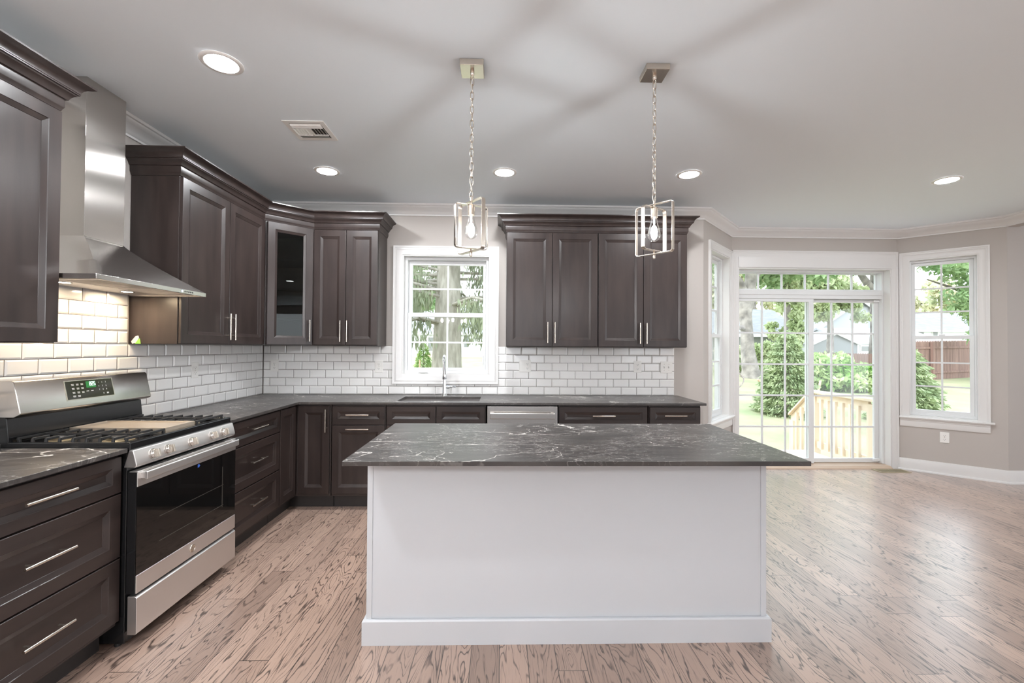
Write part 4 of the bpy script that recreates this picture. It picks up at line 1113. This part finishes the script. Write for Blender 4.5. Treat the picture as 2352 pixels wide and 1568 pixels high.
# ------------------------------------------------------------------ outside
rng_ = np.random.default_rng(11)
def gz(x, y):
    k = min(max((x - 1.0) / 3.0, 0), 1); k = k * k * (3 - 2 * k)
    sl_ = .025 + (.06 - .025) * k
    yy = max(y - 5.5, 0)
    if k > 0: yy = yy if yy < 18 else 18 + (yy - 18) * .45
    return -.62 + sl_ * yy
gx = list(np.linspace(-45, 70, 60)); gy = list(np.linspace(5.42, 75, 50))
mb = MB()
for y in gy:
    for x in gx: mb.v.append((x, y, gz(x, y)))
nx = len(gx)
for j in range(len(gy) - 1):
    for i in range(nx - 1): mb.f.append((j * nx + i, j * nx + i + 1, (j + 1) * nx + i + 1, (j + 1) * nx + i))
# strip of lawn beside the kitchen wall
o_ = len(mb.v); mb.v += [(-45, D + T, -.62), (1.9, D + T, -.62), (1.9, 5.42, -.62), (-45, 5.42, -.62)]; mb.f.append((o_, o_ + 1, o_ + 2, o_ + 3))
struct(obj('ground', mb, M_GRASS, smooth=80), 'patchy green and straw lawn of the back yard', 'lawn')

def quads(name, C, U, V, mat, parent):
    # one leaf per row: centre C, half axes U and V
    n = len(C); v = np.empty((n, 4, 3)); v[:, 0] = C - U - V * .35; v[:, 1] = C + V * -.0 - V; v[:, 2] = C + U - V * .35; v[:, 3] = C + V
    v[:, 0] = C - U; v[:, 1] = C - V; v[:, 2] = C + U; v[:, 3] = C + V
    me = bpy.data.meshes.new(name); me.vertices.add(4 * n); me.loops.add(4 * n); me.polygons.add(n)
    me.vertices.foreach_set('co', v.reshape(-1)); me.loops.foreach_set('vertex_index', np.arange(4 * n))
    me.polygons.foreach_set('loop_start', np.arange(0, 4 * n, 4)); me.polygons.foreach_set('loop_total', np.full(n, 4))
    me.update(); me.materials.append(mat)
    o = bpy.data.objects.new(name, me); COL.objects.link(o); o.parent = parent
    return o
def unit(n):
    a = rng_.normal(size=(n, 3)); return a / np.linalg.norm(a, axis=1, keepdims=True)
def leaves(name, blobs, n, size, mat, parent, shell=.45):
    # blobs: (x, y, z, rx, ry, rz)
    b_ = np.array(blobs, float); wgt = (b_[:, 3] * b_[:, 4] * b_[:, 5]) ** (2 / 3); wgt /= wgt.sum()
    k = rng_.choice(len(b_), n, p=wgt); d_ = unit(n); rr = (shell + (1 - shell) * rng_.random(n))[:, None]
    C = b_[k, :3] + d_ * rr * b_[k, 3:]
    a = unit(n); a[:, 2] *= .6; U = a / np.linalg.norm(a, axis=1, keepdims=True)
    q = unit(n); Vv = np.cross(U, q); Vv /= np.linalg.norm(Vv, axis=1, keepdims=True)
    sz = size * (.6 + .8 * rng_.random(n))[:, None]
    return quads(name, C, U * sz * .5, Vv * sz, mat, parent)
def blobset(n, rx, ry, z0, z1, s0, s1):
    out = []
    for _ in range(n):
        a = rng_.random() * 2 * PI; r_ = math.sqrt(rng_.random()); s_ = s0 + (s1 - s0) * rng_.random()
        out.append((rx * r_ * math.cos(a), ry * r_ * math.sin(a), z0 + (z1 - z0) * rng_.random(), s_, s_, s_ * .75))
    return out
def trunk_mb(pts, rs, branches=(), n=10):
    mb = MB().tube(pts, rs, n)
    for p_, r_ in branches: mb.tube(p_, r_, 7)
    return mb
def leafy(name, label, x, y, blobs, n, size, mat, trunk, bark=None, group=None, cat='tree'):
    r = thing(name, label, cat, (x, y, gz(x, y)), 0, group)
    if trunk: obj('trunk', trunk, bark or M_BARK, r, smooth=60)
    leaves('crown', blobs, n, size, mat, r)
    return r

# tree with pale bare trunk seen through the left door panel
tk = trunk_mb([(0.06, 0, -.1), (0, 0, .35), (-.12, 0, 1.2), (-.16, 0, 2.0), (-.22, 0, 2.7), (-.14, 0, 3.25), (.02, .05, 3.9), (.1, .05, 5), (.15, .1, 7)], [.46, .33, .27, .24, .25, .28, .23, .2, .12],
              [([(-.12, 0, 3.4), (-.5, -.1, 4.1), (-1.1, -.2, 4.6)], [.15, .12, .06]), ([(.0, .05, 3.8), (.5, .1, 4.6), (1.2, .2, 5.4)], [.14, .1, .05]), ([(-.16, 0, 2.0), (-.36, -.1, 2.08), (-.5, -.1, 2.1)], [.14, .12, .1])], 12)
leafy('leafy_tree', 'leafy tree with thick pale trunk seen through the left door panel', 10.52, 18.6, blobset(16, 3.0, 2.4, 4.4, 8.5, .7, 1.2), 6500, .15, M_LEAF2, tk, group='trees beyond the yard')
# big trunk top right of the transom
tk = trunk_mb([(0, 0, -.1), (.0, 0, 2), (-.05, 0, 3.6), (-.1, 0, 5), (-.1, 0, 8)], [.75, .62, .6, .55, .4], [([(-.05, 0, 3.3), (-.7, 0, 4.4), (-1.7, -.2, 5.5)], [.3, .24, .14])], 12)
leafy('leafy_tree', 'leafy tree with the broadest grey trunk, seen at the transom right end', 22.3, 25.5, blobset(14, 4.2, 2.0, 5.6, 9.5, .8, 1.4), 6500, .19, M_LEAF2, tk, group='trees beyond the yard')
# pale foliage trees in the middle of the door view
tk = trunk_mb([(0, 0, -.1), (.05, 0, 1.4), (.0, 0, 3.2), (.2, 0, 5)], [.16, .13, .1, .05])
leafy('leafy_tree', 'pale green young tree rising behind the door centre stile', 14.3, 21.9, blobset(24, .75, .7, 1.0, 5.4, .28, .5), 5200, .12, M_LEAF1, tk, group='trees beyond the yard')
leafy('leafy_tree', 'wide pale yellow-green tree above the grey shed', 17.9, 23.9, blobset(26, 2.4, 1.2, 2.55, 4.8, .4, .8), 8500, .13, M_LEAF1, trunk_mb([(0, 0, -.1), (.05, 0, 2), (0, 0, 4)], [.2, .16, .08]), group='trees beyond the yard')
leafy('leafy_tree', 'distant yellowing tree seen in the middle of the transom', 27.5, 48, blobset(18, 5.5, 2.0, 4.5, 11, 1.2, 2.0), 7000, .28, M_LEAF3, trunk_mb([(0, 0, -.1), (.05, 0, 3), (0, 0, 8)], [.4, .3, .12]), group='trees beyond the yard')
leafy('leafy_tree', 'distant dark green tree behind the grey-roofed house', 19.0, 53, blobset(18, 5.0, 2.0, 4.0, 11, 1.2, 2.0), 7000, .28, M_LEAF2, trunk_mb([(0, 0, -.1), (.05, 0, 3), (0, 0, 8)], [.4, .3, .12]), group='trees beyond the yard')
# right bay window: maple close by and a hazy tree far off
tk = trunk_mb([(0, 0, -.1), (.1, 0, 1.6), (.0, 0, 3.4), (-.2, 0, 5.4)], [.3, .24, .2, .1], [([(0, 0, 3.0), (-1.2, -.1, 3.7), (-2.6, -.2, 4.1)], [.09, .06, .02]), ([(.05, 0, 2.6), (-.8, -.1, 3.0), (-1.6, -.1, 2.9)], [.07, .05, .02])])
leafy('leafy_tree', 'bright green maple with dark branches at the right of the right window', 19.6, 17.6, [(-.6, -.4, 4.3, 1.6, .9, .6), (-1.9, -.4, 4.6, 1.2, .8, .35), (-.7, -.5, 3.4, 1.5, .9, .5), (-.2, -.5, 2.6, 1.0, .8, .5), (-.2, -.4, 1.8, .9, .7, .5), (-1.3, -.4, 2.9, .7, .5, .25), (.6, 0, 5.2, 1.6, 1, .8), (-2.9, -.3, 4.9, .7, .5, .25)], 5200, .105, M_LEAF2, tk, pm('dark_bark', lin(92, 84, 76), .9), group='trees beyond the yard')
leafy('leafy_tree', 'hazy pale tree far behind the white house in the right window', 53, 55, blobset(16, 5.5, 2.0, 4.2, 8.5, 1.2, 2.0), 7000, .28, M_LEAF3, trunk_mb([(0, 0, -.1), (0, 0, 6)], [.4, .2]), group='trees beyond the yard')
# leafy hedge shrub behind the railing
r = thing('leafy_shrub', 'broad variegated leafy shrub behind the deck railing', 'shrub', (11.8, 15.2, gz(11.8, 15.2)))
leaves('foliage', [(-1.0, 0, .7, .7, .6, .62), (-.2, .1, .75, .75, .6, .6), (.6, 0, .5, .65, .6, .5), (1.2, 0, .36, .5, .5, .42), (-.6, -.1, .4, .8, .6, .45), (.3, -.2, .3, .9, .6, .38)], 6000, .10, M_LEAFW, r)
obj('stems', trunk_mb([(-.8, 0, -.05), (-.9, 0, .6)], [.03, .02], [([(0, 0, -.05), (.1, 0, .7)], [.03, .02]), ([(.6, 0, -.05), (.7, 0, .5)], [.03, .02])], 6), M_BARK, r)
r = thing('leafy_shrub', 'low leafy shrub against the picket fence behind the pale trunk', 'shrub', (11.7, 20.4, gz(11.7, 20.4)))
leaves('foliage', [(-.9, 0, .7, .6, .3, .6), (0, 0, .8, .6, .3, .55), (.7, .1, .9, .6, .4, .6), (-.1, 0, .4, .9, .3, .4)], 2600, .11, M_LEAF1, r)
obj('stems', trunk_mb([(-.6, 0, -.05), (-.6, 0, .6)], [.03, .02], [([(.3, 0, -.05), (.3, 0, .7)], [.03, .02])], 6), M_BARK, r)

def spruce(label, x, y, H, R_, n, tuft, mat, group=None, droop=.35):
    r = thing('spruce_tree', label, 'tree', (x, y, gz(x, y)), 0, group)
    obj('trunk', MB().tube([(0, 0, -.05), (0, 0, H * .95)], [.05 + .02 * H, .008], 8), M_BARKB, r, smooth=60)
    t = rng_.random(n) ** .75; z = H * (1 - t) * .97 + .06; ang = rng_.random(n) * 2 * PI
    lay = (np.sin(z / H * 2 * PI * 11) * .12 + np.sin(ang * 7 + z * 9) * .1 + 1)
    rad = (R_ * (t ** .55) * lay + .03) * (.35 + .65 * rng_.random(n) ** .35)
    C = np.stack([rad * np.cos(ang), rad * np.sin(ang), z - droop * rad * .35], 1)
    O_ = np.stack([np.cos(ang), np.sin(ang), -droop + .25 * rng_.normal(size=n)], 1) + .35 * rng_.normal(size=(n, 3)); O_ /= np.linalg.norm(O_, axis=1, keepdims=True)
    Vv = np.cross(O_, unit(n)); Vv /= np.linalg.norm(Vv, axis=1, keepdims=True)
    s_ = tuft * (.6 + .8 * rng_.random(n))[:, None]
    quads('foliage', C, O_ * s_, Vv * s_ * .28, mat, r)
    return r
spruce('bushy young spruce on the lawn behind the door left panel', 7.35, 11.3, 2.12, .72, 11000, .062, M_SPRUCE)
spruce('bushy spruce filling the left side of the right bay window', 9.55, 10.3, 1.8, .74, 10000, .06, M_SPRUCE)
spruce('small conical spruce with a stake, seen low in the sink window', -2.43, 14, 1.9, .40, 4200, .05, M_ARBOR, 'young spruces by the white house')
spruce('small conical spruce half hidden behind the large trunk', -1.93, 15.3, 1.66, .34, 3400, .05, M_ARBOR, 'young spruces by the white house')
st = obj('stake', MB().tube([(-2.42, 13.45, gz(-2.5, 13.45) - .1), (-2.45, 13.45, .98)], .022, 8), M_STAKE); tag(st, 'reddish wooden stake in front of the small conical spruce', 'stake', 'wooden stakes')

# big spruce outside the kitchen window
bx_, by_ = -1.33, 11.0
r = thing('spruce_tree', 'huge old spruce with a thick trunk centred in the sink window', 'tree', (bx_, by_, gz(bx_, by_)))
g0 = gz(bx_, by_)
brs = []; HC = []; 
for k in range(46):
    z = 1.9 + 4.6 * rng_.random() - g0; a = rng_.random() * 2 * PI; L_ = 2.2 + 2.2 * rng_.random()
    p_ = [(0, 0, z), (L_ * .35 * math.cos(a), L_ * .35 * math.sin(a), z + .12), (L_ * .7 * math.cos(a), L_ * .7 * math.sin(a), z - .12), (L_ * math.cos(a), L_ * math.sin(a), z - .15)]
    brs.append((p_, [.045, .035, .022, .01])); HC.append((a, L_, z))
obj('trunk', trunk_mb([(0, 0, -.2), (0, 0, .5), (-.01, 0, 1.5), (.02, 0, 3.5), (.03, 0, 8)], [.50, .42, .365, .29, .18], brs, 18), M_BARKB, r, smooth=60)
Cs, Us, Vs = [], [], []
for a, L_, z in HC:
    m_ = 420; tt = .22 + .78 * rng_.random(m_); off = rng_.normal(size=m_) * (.10 + .16 * tt)
    px_, py_ = L_ * tt * np.cos(a) - off * np.sin(a), L_ * tt * np.sin(a) + off * np.cos(a)
    dropl = rng_.random(m_) ** 1.5 * .62
    Cs.append(np.stack([px_, py_, z + .1 - .3 * tt ** 2 - dropl - .05], 1))
    h_ = (.05 + .07 * rng_.random(m_))[:, None]
    dn = np.stack([.22 * rng_.normal(size=m_), .22 * rng_.normal(size=m_), -np.ones(m_)], 1); Us.append(dn * h_)
    sd = unit(m_); sd[:, 2] *= .2; Vs.append(sd * h_ * .28)
quads('foliage', np.concatenate(Cs), np.concatenate(Us), np.concatenate(Vs), M_BOUGH, r)
leafy('leafy_tree', 'bright leafy tree at the upper left of the sink window', -5.6, 24, blobset(12, 2.0, 1.2, 2.8, 6.5, .8, 1.3), 4200, .2, M_LEAF2, trunk_mb([(0, 0, -.1), (0, 0, 4)], [.2, .1]), group='trees beyond the yard')

# houses
def house(name, label, cat, x0, x1, y0, y1, zb, ze, ridge, ridge_axis, wall_m, roof_m, extra=(), over=.35, group=None):
    cx_, cy2 = (x0 + x1) / 2, (y0 + y1) / 2
    r = thing(name, label, cat, (cx_, cy2, zb), 0, group)
    hx_, hy_ = (x1 - x0) / 2, (y1 - y0) / 2; h_ = ze - zb; rz_ = ridge - zb
    mb = MB()
    if ridge_axis == 'x':
        mb.extr([(-hy_, 0), (hy_, 0), (hy_, h_), (0, rz_ - .02), (-hy_, h_)], 'x', -hx_, hx_)
        e_ = over; sl = (rz_ - h_) / hy_
        rf = MB().extr([(-hy_ - e_, h_ - sl * e_), (0, rz_), (hy_ + e_, h_ - sl * e_), (hy_ + e_, h_ - sl * e_ + .12), (0, rz_ + .13), (-hy_ - e_, h_ - sl * e_ + .12)], 'x', -hx_ - e_, hx_ + e_)
        fa = MB().box(-hx_ - e_, hx_ + e_, -hy_ - e_ - .04, -hy_ - e_, h_ - sl * e_ - .06, h_ - sl * e_ + .13)
    else:
        mb.extr([(-hx_, 0), (hx_, 0), (hx_, h_), (0, rz_ - .02), (-hx_, h_)], 'y', -hy_, hy_)
        e_ = over; sl = (rz_ - h_) / hx_
        rf = MB().extr([(-hx_ - e_, h_ - sl * e_), (0, rz_), (hx_ + e_, h_ - sl * e_), (hx_ + e_, h_ - sl * e_ + .12), (0, rz_ + .13), (-hx_ - e_, h_ - sl * e_ + .12)], 'y', -hy_ - e_, hy_ + e_)
        fa = MB().extr([(-hx_ - e_, h_ - sl * e_ - .08), (0, rz_ - .08), (hx_ + e_, h_ - sl * e_ - .08), (hx_ + e_, h_ - sl * e_ + .13), (0, rz_ + .14), (-hx_ - e_, h_ - sl * e_ + .13)], 'y', -hy_ - e_ - .04, -hy_ - e_)
    obj('wall', mb, wall_m, r); obj('roof', rf, roof_m, r); obj('fascia', fa, M_TRIM, r)
    for (nm, wx0, wx1, wz0, wz1, mat) in extra:
        f_ = obj(nm, MB().box(wx0 - cx_ - .08, wx1 - cx_ + .08, -hy_ - .05, -hy_, wz0 - zb - .08, wz1 - zb + .08), M_TRIM, r)
        obj('pane', MB().box(wx0 - cx_, wx1 - cx_, -hy_ - .06, -hy_ - .045, wz0 - zb, wz1 - zb), mat, f_)
    return r
house('house', 'white house beyond the lawn, seen through the sink window', 'house', -17, 1.5, 45, 53, .2, 2.88, 5.6, 'x', M_SIDEW, M_ROOFL,
      [('window', -7.35, -6.75, .95, 2.3, M_DARKW), ('window', -6.6, -6.05, .95, 2.3, M_DARKW), ('window', -4.35, -4.05, 1.95, 2.45, M_DARKW), ('window', -3.75, -3.3, 1.35, 2.5, M_DARKW)], group='neighbouring houses')
sp_ = obj('stoop', MB().box(-7.6, -5.9, 44.2, 44.94, .1, .62).box(-7.4, -6.1, 43.8, 44.2, .1, .36), M_BRICK); tag(sp_, 'tan front stoop of the white house', 'steps')
house('house', 'taupe house with a large grey roof left in the patio door view', 'house', 5.0, 20.3, 30, 37, .6, 2.42, 4.25, 'x', M_SIDET, M_ROOF, group='neighbouring houses')
house('garden_shed', 'grey gabled garden shed behind the fence', 'shed', 18.45, 21.15, 26, 29, .5, 1.74, 2.34, 'y', M_SIDEG, M_ROOFL, over=.12)
house('garage', 'white garage with a round-topped window beside the grey shed', 'garage', 22.2, 28.5, 28.4, 33, .5, 1.86, 2.75, 'x', M_SIDEW, M_ROOFL, [('window', 23.35, 23.85, 1.28, 1.58, M_DARKW)], over=.15)
house('house', 'house with a white gable edge at the far right of the patio door', 'house', 25.2, 33.5, 36, 42, .8, 2.6, 5.4, 'y', M_SIDEG, M_ROOF, group='neighbouring houses')
house('house', 'white house with pale grey roof seen through the right bay window', 'house', 36, 50, 40, 47, .7, 3.25, 4.95, 'x', M_SIDEW, M_ROOF, [('window', 39.6, 40.0, 2.5, 3.1, M_DARKW), ('window', 38.0, 38.7, 2.5, 3.0, M_DARKW)], group='neighbouring houses')

# fences
def fence(name, label, p, q, h_, bw, gap, mat, tip):
    p = Vector(p); q = Vector(q); u = (q - p); L_ = u.length; u.normalize(); a_ = math.atan2(u.y, u.x)
    r = thing(name, label, 'fence', (p.x, p.y, 0), a_)
    n_ = int(L_ / (bw + gap)); mb = MB(); rl = MB()
    for k in range(n_):
        s_ = k * (bw + gap); w_ = p + u * s_; z = gz(w_.x, w_.y) - .05; hh = h_ + .05
        mb.extr([(s_, z), (s_ + bw, z), (s_ + bw, z + hh - tip), (s_ + bw / 2, z + hh), (s_, z + hh - tip)], 'y', 0, .022)
    for f_ in (.18, .82):
        za, zb_ = gz(p.x, p.y) + h_ * f_, gz(q.x, q.y) + h_ * f_
        rl.hexa([(0, .022, za - .04), (L_, .022, zb_ - .04), (L_, .06, zb_ - .04), (0, .06, za - .04)], [(0, .022, za + .04), (L_, .022, zb_ + .04), (L_, .06, zb_ + .04), (0, .06, za + .04)])
    obj('picket_panel', mb, mat, r); obj('rail', rl, mat, r)
    m_ = max(2, int(L_ / 2.4))
    for k in range(m_ + 1):
        s_ = L_ * k / m_; w_ = p + u * s_; z = gz(w_.x, w_.y)
        obj('post', MB().box(s_ - .05, s_ + .05, .06, .16, z - .1, z + h_ * .97), mat, r)
    return r
fence('picket_fence', 'weathered pale picket fence behind the thick pale trunk', (8.2, 21.2), (14.0, 21.8), 1.15, .09, .075, M_PICKET, .06)
fence('stockade_fence', 'brown stockade fence behind the shrubs and in the right window', (14.8, 23.4), (19.4, 22.2), .80, .10, .006, M_FENCE, .05)
f2 = fence('stockade_fence', 'tall brown stockade fence across the right bay window', (24.0, 20.2), (14.9, 17.3), 1.62, .10, .006, M_FENCE, .06)

# deck railing outside the patio door
dk = thing('deck_landing', 'new lumber landing with steps just outside the patio door', 'deck', (3.66, 5.9, -.62))
def dl_(x0, x1, y0, y1, z0, z1): return MB().box(x0 - 3.66, x1 - 3.66, y0 - 5.9, y1 - 5.9, z0 + .62, z1 + .62)
obj('deck_boards', dl_(2.75, 4.61, 5.34, 6.62, -.16, -.125), M_LUMBER, dk); obj('rim_joist', dl_(2.75, 4.61, 6.58, 6.62, -.40, -.162), M_LUMBER, dk)
for k in range(2):
    obj('step', dl_(2.85, 4.60, 6.63 + .27 * k, 6.92 + .27 * k, -.30 - .17 * k, -.262 - .17 * k), M_LUMBER, dk)
rl = thing('deck_railing', 'new pale lumber railing with square balusters, sloping down beside the steps', 'railing', (4.67, 6.05, -.62))
def rb(x0, x1, y0, y1, z0, z1): return MB().box(x0 - 4.67, x1 - 4.67, y0 - 6.05, y1 - 6.05, z0 + .62, z1 + .62)
for y_, zt_ in ((5.50, .70), (6.52, .70)):
    obj('post', rb(4.625, 4.715, y_ - .045, y_ + .045, -.62, zt_), M_LUMBER, rl)
obj('top_cap', rb(4.60, 4.74, 5.42, 6.60, .735, .772), M_LUMBER, rl, bevel=.004)
obj('top_rail', rb(4.652, 4.688, 5.546, 6.474, .60, .734), M_LUMBER, rl)
obj('bottom_rail', rb(4.652, 4.688, 5.546, 6.474, -.06, .03), M_LUMBER, rl)
for k in range(6):
    y_ = 5.66 + .135 * k; obj('baluster', rb(4.615, 4.651, y_, y_ + .036, -.06, .66), M_LUMBER, rl)
yl = 7.02
obj('post', rb(4.625, 4.715, yl - .045, yl + .045, -.62, .25), M_LUMBER, rl)
def slope(z_off, t_, x0=4.652, x1=4.688, ya=6.57, yb2=7.06):
    za, zb_ = .70 + z_off, .29 + z_off
    q = lambda x, y, z: (x - 4.67, y - 6.05, z + .62)
    return MB().hexa([q(x0, ya, za), q(x1, ya, za), q(x1, yb2, zb_), q(x0, yb2, zb_)], [q(x0, ya, za + t_), q(x1, ya, za + t_), q(x1, yb2, zb_ + t_), q(x0, yb2, zb_ + t_)])
obj('stair_cap', slope(.035, .036, 4.60, 4.74), M_LUMBER, rl, bevel=.004); obj('stair_rail', slope(-.12, .15), M_LUMBER, rl)
for k in range(3):
    y_ = 6.64 + .115 * k; z_ = .62 - .84 * (y_ - 6.6)
    obj('baluster', rb(4.615, 4.651, y_, y_ + .036, -.5, z_), M_LUMBER, rl)
for lab, a, b_ in (('leaning pale wooden stake on the lawn, left of the spruce', (7.58, 13, .49), (8.06, 13.0, gz(8.06, 13) - .05)), ('short pale wooden stake on the lawn, just past the railing', (9.46, 13, .46), (9.32, 13.0, gz(9.32, 13) - .05))):
    o = obj('stake', MB().tube([a, b_], .03, 8), M_STAKE); tag(o, lab, 'stake', 'wooden stakes')
